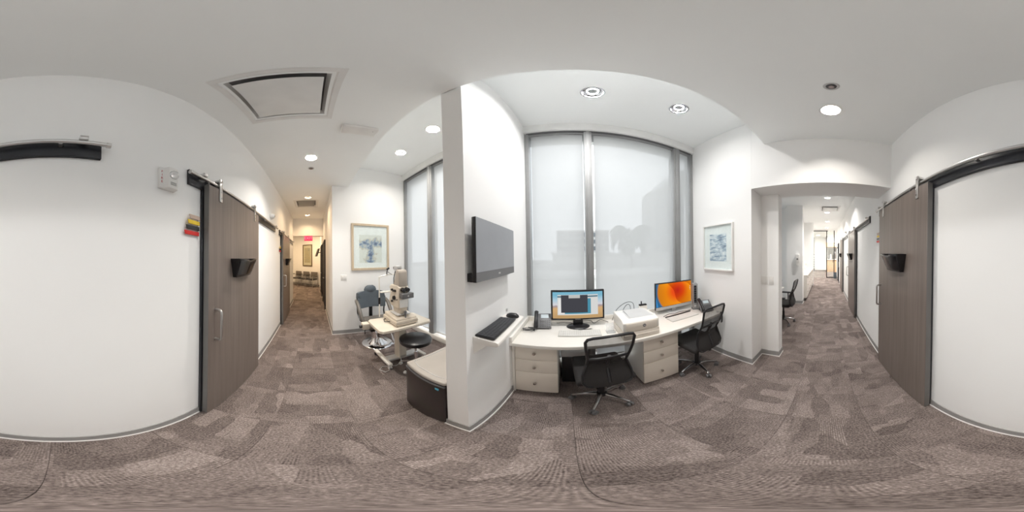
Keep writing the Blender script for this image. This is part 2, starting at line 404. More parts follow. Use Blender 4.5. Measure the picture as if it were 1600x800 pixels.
wallbox('wall_pier_back', 5.22, 5.34, 1.20, 2.3, 0, ZC+.02, 'white recessed wall behind the dispenser pier')
wallbox('wall_counter_back', 5.28, 8.12, 1.16, 1.28, 0, ZC+.02, 'white wall behind the drawer counter')
wallbox('wall_counter_end', 8.0, 8.12, .585, 1.16, 0, ZC+.02, 'white return wall at the end of the drawer counter')
wallbox('wall_room_north', 2.25, 5.34, 2.2, 2.35, 3.0, ZC+.02, 'white strip above the side room window')
wallbox('wall_lobby_north', 8.0, 17.2, 2.9, 3.05, 0, ZC+.02, 'white lobby wall past the counter')
wallbox('wall_lobby_west', 8.0, 8.12, 1.2, 2.9, 0, ZC+.02, 'white lobby wall behind the drawer counter')
wallbox('wall_lobby_end', 17.0, 17.15, -2.6, 3.0, 0, ZC+.02, 'white end wall of the reception lobby')
wallbox('wall_lobby_south', 10.75, 17.1, -2.65, -2.5, 0, ZC+.02, 'white south wall of the reception lobby')
wallbox('wall_lobby_return', 10.65, 10.75, -2.6, YS-.15, 0, ZC+.02, 'white return wall of the reception lobby')
wallbox('wall_lobby_column', 15.6, 15.8, -.22, 1.02, 0, ZC+.02, 'white wide column in front of the lobby wall')

def baseboard(n, pts, lab):
    """rubber cove base: runs along pts, standing off to the left of travel"""
    p = thing('baseboard_'+n, lab, 'baseboard', (0, 0, 0), kind='structure')
    mb, bd = MB(), MB()
    for q, h, t in ((mb, .095, .008), (bd, .012, .016)):
        z0 = .010 if q is mb else 0
        P = [Vector((a, b)) for a, b in pts]; m = len(P); off = []
        for i in range(m):
            ds = []
            if i: ds.append((P[i]-P[i-1]).normalized())
            if i < m-1: ds.append((P[i+1]-P[i]).normalized())
            nn = [Vector((-d.y, d.x)) for d in ds]
            if len(nn) == 2:
                b_ = (nn[0]+nn[1]).normalized(); off.append(P[i]+b_*t/max(.3, b_.dot(nn[0])))
            else: off.append(P[i]+nn[0]*t)
        poly = [tuple(a) for a in P]+[tuple(a) for a in off[::-1]]
        q.prism(poly, z0, h)
    part('cove', mb, 'base', p, world=True); part('bead', bd, 'bead', p, world=True)
baseboard('south', [(10.7, YS), (-6.05, YS)][::-1], 'grey rubber base along the sliding door wall')
baseboard('partition', [(XP0, .712+.6), (XP0, .712), (XP1, .712), (XP1, 1.39)][::-1], 'grey rubber base round the partition end')
baseboard('alcove', [(-9.0, .372), (XW, .372), (XW, 1.95)][::-1], 'grey rubber base round the alcove corner')
baseboard('east', [(1.885, 1.97), (XE, .869), (2.10, .87), (2.10, .619), (2.25, .614), (2.25, 1.6)][::-1], 'grey rubber base under the white framed print')
baseboard('pier', [(4.95, 1.2), (4.95, .70), (5.28, .70)][::-1], 'grey rubber base round the dispenser pier')
baseboard('waiting', [(-9.20, .345), (-12.4, -3.69)], 'grey rubber base behind the waiting chairs')

# ------------------------------------------------------------------ windows, blinds
def window(n, x0, x1, mull, zt, lab, xr=None):
    w = thing(n, lab, 'window', ((x0+x1)/2, YWIN, 0), kind='structure')
    ya, yb = 1.975, 2.12
    part('sill', MB().box(x0, x1, ya-.03, 2.2, 0, .10), 'lami', w, .004, world=True)
    part('head', MB().box(x0, x1, 2.0, 2.2, zt-.07, zt+.02), 'alu', w, .002, world=True)
    part('jamb', MB().box(x0, x0+.05, ya, yb, .10, zt), 'alu', w, .002, world=True)
    part('jamb', MB().box(x1-.05, x1, ya, yb, .10, zt), 'alu', w, .002, world=True)
    edges = [x0+.05]
    for a, b in mull:
        part('mullion', MB().box(a, b, ya, yb, .10, zt).box(a+.025, b-.025, ya-.012, ya, .10, zt), 'alu', w, .002, world=True)
        edges += [a, b]
    edges.append(x1-.05)
    for k in range(0, len(edges), 2):
        part('pane', MB().box(edges[k], edges[k+1], 2.085, 2.093, .10, zt-.07), 'glass', w, world=True)
    return edges
def blind(a, b, zt, lab, zb=.16):
    s = thing('roller_blind', lab, 'blind', ((a+b)/2, 2.03, zb), group=None)
    part('blind_fabric', MB().add([(a, 2.030, zb), (b, 2.030, zb), (b, 2.030, zt), (a, 2.030, zt)], [(0, 1, 2, 3)]), 'shade', s, world=True)
    part('hem_bar', MB().box(a, b, 2.024, 2.037, zb-.03, zb), 'whitem', s, .003, world=True)
e1 = window('window_1', XP1, 1.885, [(.205, .30), (1.50, 1.61)], 3.52, 'tall three-pane window behind the desk')
labs = ['white roller blind between the partition wall and the first mullion behind the desk',
        'widest white roller blind, palm tree showing through it behind the desk',
        'narrow white roller blind next to the wall with the white framed print']
for k in range(3): blind(e1[2*k]+(.030 if k else .022), e1[2*k+1]-(.014 if k != 1 else .012), 3.5, labs[k])
e2 = window('window_2', XW, XP0, [(-2.33, -2.21)], 3.52, 'tall two-pane window in the exam alcove')
blind(e2[0]+.012, e2[1]-.012, 3.5, 'white roller blind behind the exam chair')
blind(e2[2]+.03, e2[3]-.012, 3.5, 'wide white roller blind next to the partition behind the small fridge')
e3 = window('window_3', 2.25, 5.22, [(3.6, 3.7)], 3.02, 'window of the side room past the beam')
blind(e3[0]+.012, e3[1]-.012, 3.0, 'white roller blind in the side room beside the wall end')
blind(e3[2]+.012, e3[3]-.012, 3.0, 'white roller blind in the side room beside the pier')
def valance(x0, x1, xr, lab):
    mb = MB().prism([(x0, 1.93), (x1, 1.93), (xr, 2.02), (x0, 2.02)], 3.49, ZB)
    v = thing('blind_valance', lab, 'valance', ((x0+x1)/2, 1.97, 3.49))
    part('fascia', mb, 'whitem', v, .004, world=True)
    part('channel', MB().box(x0+.03, x1-.03, 1.965, 2.015, 3.478, 3.492), 'gplast', v, world=True)
valance(XP1, 1.876, 1.884, 'long white blind fascia above the desk window')
valance(XW, XP0, XP0, 'long white blind fascia above the exam alcove window')

# ------------------------------------------------------------------ outside: street, buildings, palm
solo('street_ground', MB().box(-260, 300, 4, 320, -7.2, -7.0), 'asphalt', 'pale paved ground outside the windows', 'ground', kind='structure')
def building(lab, x0, x1, y0, y1, z1, cols, rows, mat, roof=.6):
    b = thing('building', lab, 'building', ((x0+x1)/2, y0, -7))
    part('facade', MB().box(x0, x1, y0, y1, -7, z1), mat, b, world=True)
    part('parapet', MB().box(x0-.2, x1+.2, y0-.2, y1+.2, z1, z1+roof), 'concrete', b, world=True)
    me = None
    if cols:
        dx = (x1-x0)/cols; dz = (z1+3)/rows
        for i in range(cols):
            for j in range(rows):
                px, pz = x0+dx*(i+.5), -3+dz*(j+.5)
                if me is None: me = MB().box(-dx*.32, dx*.32, 0, .15, -dz*.3, dz*.3).mesh('window_pane', M['pane'])
                o = link(bpy.data.objects.new('window_pane', me)); o.parent = b; o.location = Vector((px, y0-.12, pz))-b.location
building('grey mid-rise block seen beside the first mullion', -5.5, 18, 72, 84, 12.2, 9, 5, 'glassb')
building('tall grey tower behind the palm', 40.5, 60, 70, 84, 35, 6, 11, 'glassb')
building('long low pale building under the palm', -3.5, 40, 34, 44, 1.7, 0, 0, 'concrete', .4)
building('nearest pale flat roofed block below the palm', -30, 30, 13, 17.5, -.25, 0, 0, 'concrete', .25)
pt = thing('palm_tree', 'palm tree with drooping fronds standing outside the desk window', 'tree', (9.15, 23, -7))
part('trunk', MB().sweep([(0, 0, 0), (.12, 0, 4), (.05, 0, 8), (0, 0, 11.5)], [.34, .24, .2, .26], 10), 'bark', pt, loc=(0, 0, 0))
def frond_mesh():
    mb = MB(); n = 16; pts = []
    p = Vector((0, 0, 0)); a = R(58)
    for i in range(n+1):                     # rises, then arches over and hangs
        pts.append(tuple(p)); p = p+Vector((0, math.cos(a), math.sin(a)))*.21; a -= R(9.5)
    mb.sweep(pts, [.05*(1-.85*i/n) for i in range(n+1)], 5)
    for i in range(2, n):
        q0 = Vector(pts[i]); d = (Vector(pts[i+1])-q0); ln = .62*math.sin(PI*min(1, .15+.9*i/n))+.12
        for sg in (-1, 1):
            for f in (0, .5):
                q = q0+d*f; tip = q+Vector((sg*ln*.45, 0, -.78*ln))+d.normalized()*.45*ln
                mb.add([q, q+d*.35, tip, q+Vector((sg*.10, 0, -.10))], [(0, 1, 2, 3)])
    return mb.mesh('frond', M['leaf'])
fm = frond_mesh()
for k in range(34):
    o = link(bpy.data.objects.new('frond', fm)); o.parent = pt; o.location = (0, 0, 11.4)
    o.rotation_euler = (R(-58+12*(k % 7)+random.uniform(-5, 5)), 0, k*2.4); s_ = random.uniform(1.25, 1.5); o.scale = (s_, s_, s_)

# ------------------------------------------------------------------ sliding doors
def sliding_door(n, xr, lab, pocket=True, far=False):
    d = thing('door_%d' % n, lab, 'door', (xr, YS, 0), kind='structure')
    wdt = 1.045; yf = .070
    part('leaf', MB().box(-wdt, 0, yf-.046, yf, .012, 2.160), 'door', d, .0015, 1)
    part('edge_band', MB().box(-wdt-.0012, -wdt, yf-.045, yf-.001, .013, 2.159), 'edge', d)
    part('edge_band', MB().box(0, .0012, yf-.045, yf-.001, .013, 2.159), 'edge', d)
    part('header_board', MB().box(-2.19, .155, .0005, .022, 2.122, 2.245), 'bronze', d, .002, 1)
    part('jamb', MB().box(-.055, .016, .0005, .021, 0, 2.122), 'bronze', d, .002, 1)
    part('jamb', MB().box(-wdt+.01, -wdt+.06, .0005, .021, 0, 2.122), 'bronze', d, .002, 1)
    rail = part('rail', MB().cyl((-2.21, .052, 2.200), (.165, .052, 2.200), .0125, n=12), 'steel', d)
    part('end_cap', MB().cyl((-2.225, .052, 2.200), (-2.205, .052, 2.200), .016, n=12).cyl((.158, .052, 2.200), (.178, .052, 2.200), .016, n=12), 'steel', d)
    for x in (-2.0, -1.45, -.75, -.02):
        part('standoff', MB().cyl((x, .018, 2.192), (x, .052, 2.192), .012, n=10), 'steel', d)
    for x in (-.905, -.150):
        h = part('hanger', MB().box(x-.019, x+.019, yf, yf+.007, 2.055, 2.262), 'steel', d, .003)
        w = MB().cyl((x, .030, 2.238), (x, .072, 2.238), .025, n=18)
        part('wheel', w, 'steel', h, world=False) if False else part('wheel', w.xf(ROT[d] @ Matrix()), 'steel', h, world=True)
        part('bolt', MB().cyl((x, yf+.006, 2.085), (x, yf+.013, 2.085), .008, n=10).cyl((x, yf+.006, 2.14), (x, yf+.013, 2.14), .008, n=10).cyl((x, yf+.006, 2.238), (x, yf+.015, 2.238), .010, n=10).xf(ROT[d]), 'chrome', h, world=True)
    part('stop', MB().box(.02, .06, .03, .075, 2.21, 2.235).box(-2.12, -2.08, .03, .075, 2.21, 2.235), 'steel', d, .003)
    xh = -.085
    hp = [(xh, yf, .955), (xh, yf+.035, .955)]+arc((xh, yf+.035, .975), .02, -PI/2, 0, 4, 'yz')+arc((xh, yf+.035, 1.19), .02, 0, PI/2, 4, 'yz')+[(xh, yf, 1.21)]
    part('pull_handle', MB().sweep(hp, .0105, 10), 'steel', d, label='steel D-shaped pull handle')
    if pocket:
        xc = -.525; z0, z1 = 1.435, 1.60
        fp = MB()
        def front(u, v):   # sloping bowed front, lip dips in the middle
            x = xc+(u-.5)*(.33+.09*v); top = 1-.10*math.exp(-((u-.5)/.2)**2)
            return (x, yf+.028+.062*v*top+.018*math.sin(PI*u), z0+(z1-z0)*v*top)
        fp.grid(front, 20, 8)
        o = part('file_pocket', fp, 'smoke', d, label='smoked black plastic file pocket')
        md = o.modifiers.new('thick', 'SOLIDIFY'); md.thickness = .004
        sd = MB()
        for sg in (-1, 1):
            xa, xb = xc+sg*.165, xc+sg*.21
            sd.add([(xa, yf, z0), (xa, yf+.028, z0), (xb, yf+.09, z1), (xb, yf, z1), (xa-sg*.004, yf, z0), (xa-sg*.004, yf+.028, z0), (xb-sg*.004, yf+.09, z1), (xb-sg*.004, yf, z1)],
                   [(0,1,2,3), (7,6,5,4), (0,4,5,1), (1,5,6,2), (2,6,7,3), (3,7,4,0)])
        sd.box(xc-.165, xc+.165, yf, yf+.03, z0, z0+.004)
        sd.prism([(xc-.165, z0), (xc+.165, z0), (xc+.21, z1), (xc-.21, z1)], yf+.0005, yf+.004, 'y')
        part('pocket_back', sd, 'black', d)
    return d
sliding_door(1, -.915, 'grey-brown sliding door beside the fire strobe')
sliding_door(2, 1.995, 'grey-brown sliding door next to the corridor beam')
sliding_door(3, 4.83, 'grey-brown sliding door first beyond the corridor beam')
sliding_door(4, 7.64, 'grey-brown sliding door second beyond the corridor beam')
sliding_door(5, -3.66, 'grey-brown sliding door close to the waiting area')
def flat_door(n, x0, x1, y, sg, lab):
    d = thing('door_%d' % n, lab, 'door', ((x0+x1)/2, y, 0), kind='structure')
    part('leaf', MB().box(x0+.05, x1-.05, y, y+sg*.02, .01, 2.13), 'blackm', d, .002, 1, world=True)
    part('frame', MB().box(x0, x0+.05, y, y+sg*.04, 0, 2.18).box(x1-.05, x1, y, y+sg*.04, 0, 2.18).box(x0, x1, y, y+sg*.04, 2.13, 2.18), 'bronze', d, .002, 1, world=True)
    part('door_lever', MB().cyl((x1-.12, y+sg*.02, 1.0), (x1-.12, y+sg*.07, 1.0), .01).cyl((x1-.12, y+sg*.065, 1.0), (x1-.22, y+sg*.065, 1.0), .008), 'steel', d, world=True)
flat_door(6, -6.0, -4.93, .372, -1, 'black door on the corridor side facing the sliding door')
flat_door(7, -7.7, -6.75, .372, -1, 'black door past the waiting area beam')
flat_door(8, 8.75, 9.55, YS, 1, 'black door past the last sliding door near the glass partition')

# ------------------------------------------------------------------ ceiling fittings
def downlight(x, y, z, on, lab, power=LAMP, col=(1, .94, .86), r=.075, grp=None, depth=.065):
    t = thing('recessed_downlight', lab, 'downlight', (x, y, z), group=grp)
    part('trim_ring', MB().lathe([(r-.004, .004), (r, -.005), (r+.014, -.005), (r+.017, 0), (r, .004), (r-.004, .004)], caps=False), 'whitem' if on else 'chrome', t, loc=(0, 0, 0))
    part('reflector', MB().lathe([(r-.003, 0), (r*.95, .03), (r*.74, depth)], caps=False), 'chrome', t, loc=(0, 0, 0))
    part('lamp_lens', MB().lathe([(r*.74, depth-.001), (.001, depth-.004)], caps=False), 'lens' if on else 'lensoff', t, loc=(0, 0, 0))
    if not on:
        part('baffle_ring', MB().lathe([(r*.50, .012), (r*.58, .012), (r*.58, .034), (r*.50, .034), (r*.50, .012)], caps=False), 'chrome', t, loc=(0, 0, 0))
    ld = bpy.data.lights.new('downlight_lamp', 'AREA'); ld.shape = 'DISK'; ld.size = r*1.35; ld.energy = power; ld.color = col
    lo = link(bpy.data.objects.new('downlight_lamp', ld)); lo.parent = t; lo.location = (0, 0, depth-.012)
WARM = (1, .70, .40)
downlight(-2.13, -.025, ZC, True, 'lit downlight in the corridor ceiling near the exam alcove', LAMP*.34, depth=.085)
downlight(1.26, -.036, ZC, True, 'lit downlight beside the round sprinkler cover before the beam', LAMP*.19, depth=.095)
downlight(-3.83, -.12, ZC, True, 'lit warm downlight before the far corridor air grille', LAMP*.13, WARM)
downlight(-5.54, -.20, ZC, True, 'lit warm downlight between the air grille and the waiting area beam', LAMP*.13, WARM)
for (x, y), l in zip(bay_fill, ('chrome-ringed downlight above the desk monitor', 'chrome-ringed downlight above the printer side of the desk')):
    downlight(x, y, ZB, False, l, LAMP*(.46 if x < .5 else .15), (1, .98, .96), r=.087, depth=.045)  # fittings look switched off; their light is added to brighten the bay
for (x, y), l in zip(alc_lit, ('lit downlight in the alcove ceiling next to the partition', 'lit downlight in the alcove ceiling above the exam chair')):
    downlight(x, y, ZB, True, l, LAMP*.18, r=.087, depth=.06)
for (x, y), l in zip(lit_e, ('lit downlight first past the corridor beam', 'lit downlight just past the square grille beyond the beam', 'lit downlight above the end of the drawer counter', 'lit downlight in front of the glass partition')):
    downlight(x, y, ZC, True, l, LAMP*.34, (1, .96, .91))
for x, y, w_ in ((-8.2, -.5, 'before the gold landscape print'), (-8.9, -2.4, 'near the side table')):
    t = thing('disc_ceiling_light', 'round warm waiting area ceiling light '+w_, 'ceiling light', (x, y, ZC-.06), group='waiting area ceiling lights')
    part('housing', MB().lathe([(.10, .06), (.11, 0), (.105, -.005)], caps=False), 'whitem', t, loc=(0, 0, 0))
    part('diffuser', MB().lathe([(.105, 0), (.001, -.004)], caps=False), 'lens', t, loc=(0, 0, 0))
    ld = bpy.data.lights.new('waiting_lamp', 'AREA'); ld.shape = 'DISK'; ld.size = .2; ld.energy = LAMP*.36; ld.color = WARM
    lo = link(bpy.data.objects.new('waiting_lamp', ld)); lo.parent = t; lo.location = (0, 0, -.012)
for x, y, w_ in ((13.2, .6, 'before the wide column'), (13.2, -1.3, 'before the reception desk'), (9.6, 1.9, 'behind the drawer counter')):  # unseen discs, added to light the enclosed lobby
    t = thing('disc_ceiling_light', 'added round white lobby light '+w_, 'ceiling light', (x, y, ZC-.06), group='added reception lobby lights')
    part('housing', MB().lathe([(.15, .06), (.16, 0), (.155, -.005)], caps=False), 'whitem', t, loc=(0, 0, 0))
    part('diffuser', MB().lathe([(.155, 0), (.001, -.004)], caps=False), 'lens', t, loc=(0, 0, 0))
    ld = bpy.data.lights.new('lobby_fill_lamp', 'AREA'); ld.shape = 'DISK'; ld.size = .3; ld.energy = LAMP*.85; ld.color = (1, .95, .88)
    lo = link(bpy.data.objects.new('lobby_fill_lamp', ld)); lo.parent = t; lo.location = (0, 0, -.012)
def diffuser(cx, cy_, half, lab, drop=.028, pm='whitem'):
    t = thing('air_diffuser', lab, 'air vent', (cx, cy_, ZC))
    h = half; i = half-.062
    def ring(a, za, b, zb, mb):
        vs = []
        for s_, z in ((a, za), (b, zb)):
            vs += [(-s_, -s_, z), (s_, -s_, z), (s_, s_, z), (-s_, s_, z)]
        return mb.add(vs, [(k, (k+1) % 4, 4+(k+1) % 4, 4+k) for k in range(4)])
    fr = MB(); ring(h, -.001, h, -.007, fr); ring(h, -.007, h-.035, -.007, fr); ring(h-.035, -.007, h-.062, .012, fr); ring(h-.062, .012, h-.085, .05, fr)
    part('frame', fr, 'whitem', t, loc=(0, 0, 0))
    part('backing', MB().box(-i, i, -i, i, .055, .06), 'gplast', t, loc=(0, 0, 0))
    p = h-.098
    part('plaque', MB().box(-p, p, -p, p, -drop, -drop+.012), pm, t, .003, loc=(0, 0, 0))
    part('hanger_post', MB().cyl((0, 0, -drop+.01), (0, 0, .055), .02), 'gplast', t, loc=(0, 0, 0))
diffuser(-.968, -.178, .332, 'large square plaque air diffuser in the ceiling above the sliding door', .026)
diffuser(-4.34, -.18, .315, 'square grey return air grille in the corridor ceiling near the waiting area', .002, 'alu')
diffuser(5.41, -.15, .325, 'square plaque air diffuser in the ceiling beyond the beam')
bx = thing('access_point', 'flat white rectangular box on the corridor ceiling near the alcove', 'access point', (-1.43, .43, ZC-.045))
part('shell', MB().box(-.07, .07, -.17, .17, 0, .045), 'wplast', bx, .012, 3); part('indicator', MB().cyl((.03, .12, -.001), (.03, .12, .002), .004), 'gplast', bx)
sp = thing('ceiling_sprinkler', 'round concealed sprinkler in the ceiling beside the lit downlight', 'sprinkler', (.924, -.028, ZC))
part('escutcheon', MB().lathe([(.030, .001), (.034, -.006), (.046, -.004), (.048, 0)], caps=False), 'lgrey', sp, loc=(0, 0, 0))
part('cup', MB().lathe([(.031, -.002), (.001, -.001)], caps=False), 'gplast', sp, loc=(0, 0, 0))
part('deflector', MB().cyl((0, 0, -.012), (0, 0, -.001), .008).lathe([(.001, -.014), (.017, -.014), (.017, -.012), (.001, -.012)]), 'chrome', sp, loc=(0, 0, 0))
sp2 = copy_tree(sp); sp2.location = (-2.455, -.029, ZC); sp2['label'] = 'round concealed sprinkler in the corridor ceiling near the alcove corner'

# ------------------------------------------------------------------ things on the long wall
fs = thing('fire_strobe', 'white wall fire alarm strobe with red FIRE lettering', 'fire alarm', (-.585, YS, 2.02))
part('housing', MB().prism([(-.06, 0), (.06, 0), (.06, .022), (.032, .026), (.018, .055), (-.045, .055), (-.06, .04)], 0, .148), 'wplast', fs, .004)
part('strobe_lens', MB().lathe([(.001, .034), (.016, .030), (.028, .016), (.031, 0)], n=18).xf(Matrix.Translation((-.014, .053, .092)) @ Matrix.Rotation(-PI/2, 4, 'X')), 'acry', fs)
part('strobe_reflector', MB().box(-.034, .006, .0545, .060, .070, .114), 'chrome', fs)
part('sounder_slot', MB().box(-.035, .008, .0545, .0562, .028, .031).box(-.035, .008, .0545, .0562, .036, .039).box(-.035, .008, .0545, .0562, .020, .023), 'gplast', fs)
for k, ch in enumerate('FIRE'):
    text_part('lettering', ch, .022, 'redtxt', fs, facing((-.585+.046, YS+.0248, 2.02+.113-k*.024), (-1, .14, 0), (0, 0, 1)))
def flags(x, mirror, lab, y=YS):
    t = thing('signal_flags', lab, 'signal flags', (x, y, 1.75))
    sg = -1 if mirror else 1
    part('mounting_strip', MB().box(-.006, .006, 0, .012, -.015, .155), 'wplast', t, .002, loc=(sg*-.125, 0, 0))
    for k, m in enumerate(('red', 'black', 'yel', 'tan')):
        L_ = .135-.012*k; z0 = .005+.037*k
        P = [(-.125*sg, z0), ((-.125+L_)*sg, z0+.004), ((-.125+L_+.018-.01)*sg, z0+.030), (-.125*sg, z0+.028)]
        part('flag', MB().prism(P, .012+.003*k, .018+.003*k, 'y'), m, t, .001, 1)
flags(-.745, False, 'four coloured room signal flags beside the fire strobe')
flags(2.25, False, 'four coloured room signal flags on the wall past the beam')
flags(-3.50, False, 'four coloured room signal flags beside the door nearest the waiting area')
dm = thing('camera_dome', 'white round sensor dome on the wall above a door header', 'sensor', (-2.80, YS, 2.37))
part('mount', MB().cyl((0, 0, 0), (0, .03, 0), .055, n=20), 'wplast', dm); part('dome', MB().lathe([(.05, 0), (.046, .025), (.03, .045), (.001, .052)], n=20).xf(Matrix.Translation((0, .028, 0)) @ Matrix.Rotation(-PI/2, 4, 'X')), 'wplast', dm)
part('sensor_eye', MB().cyl((0, .078, 0), (0, .082, 0), .012, n=12), 'gplast', dm)
dm2 = copy_tree(dm); dm2.location = (5.75, YS, 2.37); dm2['label'] = 'white round sensor dome on the wall beyond the corridor beam'

# ------------------------------------------------------------------ pictures and switches
def picture(lab, o, ux, w, h, fmat, pmat, mw, fw=.03, depth=.035, matmat='mat', nm='framed_print', top=0):
    """o = centre of the bottom edge on the wall; ux = direction along the wall (to the viewer's right); local y = out of the wall"""
    rz = math.atan2(ux[1], ux[0])
    t = thing(nm, lab, 'picture', o, rz)
    x = w/2
    D = -depth
    for nme, mb in (('frame_side', MB().box(-x, -x+fw, D, 0, 0, h)), ('frame_side', MB().box(x-fw, x, D, 0, 0, h)),
                    ('frame_rail', MB().box(-x+fw, x-fw, D, 0, 0, fw)), ('frame_rail', MB().box(-x+fw, x-fw, D, 0, h-fw, h))):
        part(nme, mb, fmat, t, .002, 1)
    part('mount_board', MB().box(-x+fw, x-fw, -.012, -.004, fw, h-fw), matmat, t)
    part('print', MB().box(-x+mw[0], x-mw[0], -.0135, -.012, mw[1], h-mw[2]), pmat, t)
    part('glazing', MB().box(-x+fw, x-fw, -.022, -.020, fw, h-fw), 'glass', t)
    return t
picture('abstract blue print in a pale gilt frame on the alcove wall', (XW, 1.16, 1.36), (0, 1), .82, .95, 'frame1', 'art1', (.165, .15, .23), .045)
dv = Vector((1.903-XE, 2.2-.869)).normalized()
pc = Vector((XE, .869))+dv*.545
picture('abstract blue brush stroke print in a white frame beside the desk', (pc.x, pc.y, 1.362), (-dv.x, -dv.y), .565, .655, 'frame2', 'art2', (.125, .13, .14), .02, .04)
fw_ = Vector((-12.8+8.95, -4.2-.66)).normalized()
def on_far(s_): p = Vector((-8.95, .66))+fw_*s_; return (p.x, p.y)
a = on_far(1.28)
picture('tall gold landscape print in a bronze frame in the waiting area', (a[0], a[1], 1.16), (-fw_.x, -fw_.y), .72, 1.28, 'gold', 'art3', (.14, .2, .2), .05, .04, 'goldmat')
def switchplate(lab, o, ux, gang=1):
    t = thing('light_switch', lab, 'switch', o, math.atan2(ux[1], ux[0]))
    w = .072+.046*(gang-1)
    part('cover_plate', MB().box(-w/2, w/2, -.006, 0, -.058, .058), 'wplast', t, .003)
    for k in range(gang):
        xc = (k-(gang-1)/2)*.046
        part('rocker', MB().box(xc-.016, xc+.016, -.011, -.006, -.033, .033), 'wplast', t, .002)
switchplate('double white rocker switch beside the gilt framed print', (XW, .595, 1.22), (0, 1), 2)
switchplate('wide white rocker switch plate on the wall nib past the white framed print', (2.10, .830, 1.222), (0, -1), 2)
switchplate('narrow white rocker switch plate nearest the wall nib edge', (2.10, .722, 1.225), (0, -1), 1)

# ------------------------------------------------------------------ desk bay
ZD = .76
wt = thing('desk_worktop', 'long white worktop with low upstands under the desk window', 'desk', (.65, 1.6, 0))
part('slab', MB().prism([(XP1+.001, 1.333), (1.822, 1.333), (1.868, 1.972), (XP1+.001, 1.972)], ZD-.036, ZD), 'lami', wt, .003, world=True)
for l_, mb in (('short white upstand along the partition end of the worktop', MB().box(XP1+.001, XP1+.024, 1.335, 1.97, ZD, ZD+.062)),
               ('long white upstand along the window side of the worktop', MB().box(XP1+.024, 1.866, 1.950, 1.972, ZD, ZD+.062)),
               ('short white upstand against the wall with the white framed print', MB().prism([(1.799, 1.335), (1.822, 1.335), (1.864, 1.948), (1.841, 1.948)], ZD, ZD+.062))):
    solo('desk_upstand', mb, 'lami', l_, 'upstand', bevel=.002)
part('support_panel', MB().box(XP1+.001, XP1+.028, 1.392, 1.95, 0, ZD-.036), 'lami', wt, .002, world=True)
def pedestal(x0, x1, lab):
    t = thing('drawer_pedestal', lab, 'drawer unit', ((x0+x1)/2, 1.66, 0))
    yf = 1.388; z0, z1 = .035, ZD-.038
    part('body', MB().box(x0, x1, yf+.020, 1.94, z0, z1), 'lami', t, .002, world=True)
    part('plinth', MB().box(x0+.02, x1-.05, yf+.05, 1.92, 0, z0), 'lami', t, world=True)
    zs = [z0, .362, .537, z1]
    for k in range(3):
        dr = part('drawer', MB().box(x0+.002, x1-.002, yf, yf+.018, zs[k]+.002, zs[k+1]-.002), 'cabin', t, .002, world=True)
        xc = (x0+x1)/2-.01; zc = zs[k+1]-(.09 if k else .165)
        part('knob', MB().cyl((xc, yf, zc), (xc, yf-.018, zc), .007, n=12).lathe([(.001, .013), (.012, .012), (.016, .006), (.014, 0), (.001, 0)], n=16).xf(Matrix.Identity(4)) if False else
             MB().cyl((xc, yf, zc), (xc, yf-.016, zc), .007, n=12).cyl((xc, yf-.014, zc), (xc, yf-.028, zc), .016, .013, n=16), 'knob', dr, world=True)
pedestal(-.500, -.118, 'three-drawer cream pedestal under the worktop by the partition wall')
pedestal(.665, 1.082, 'three-drawer cream pedestal between the two mesh office chairs')

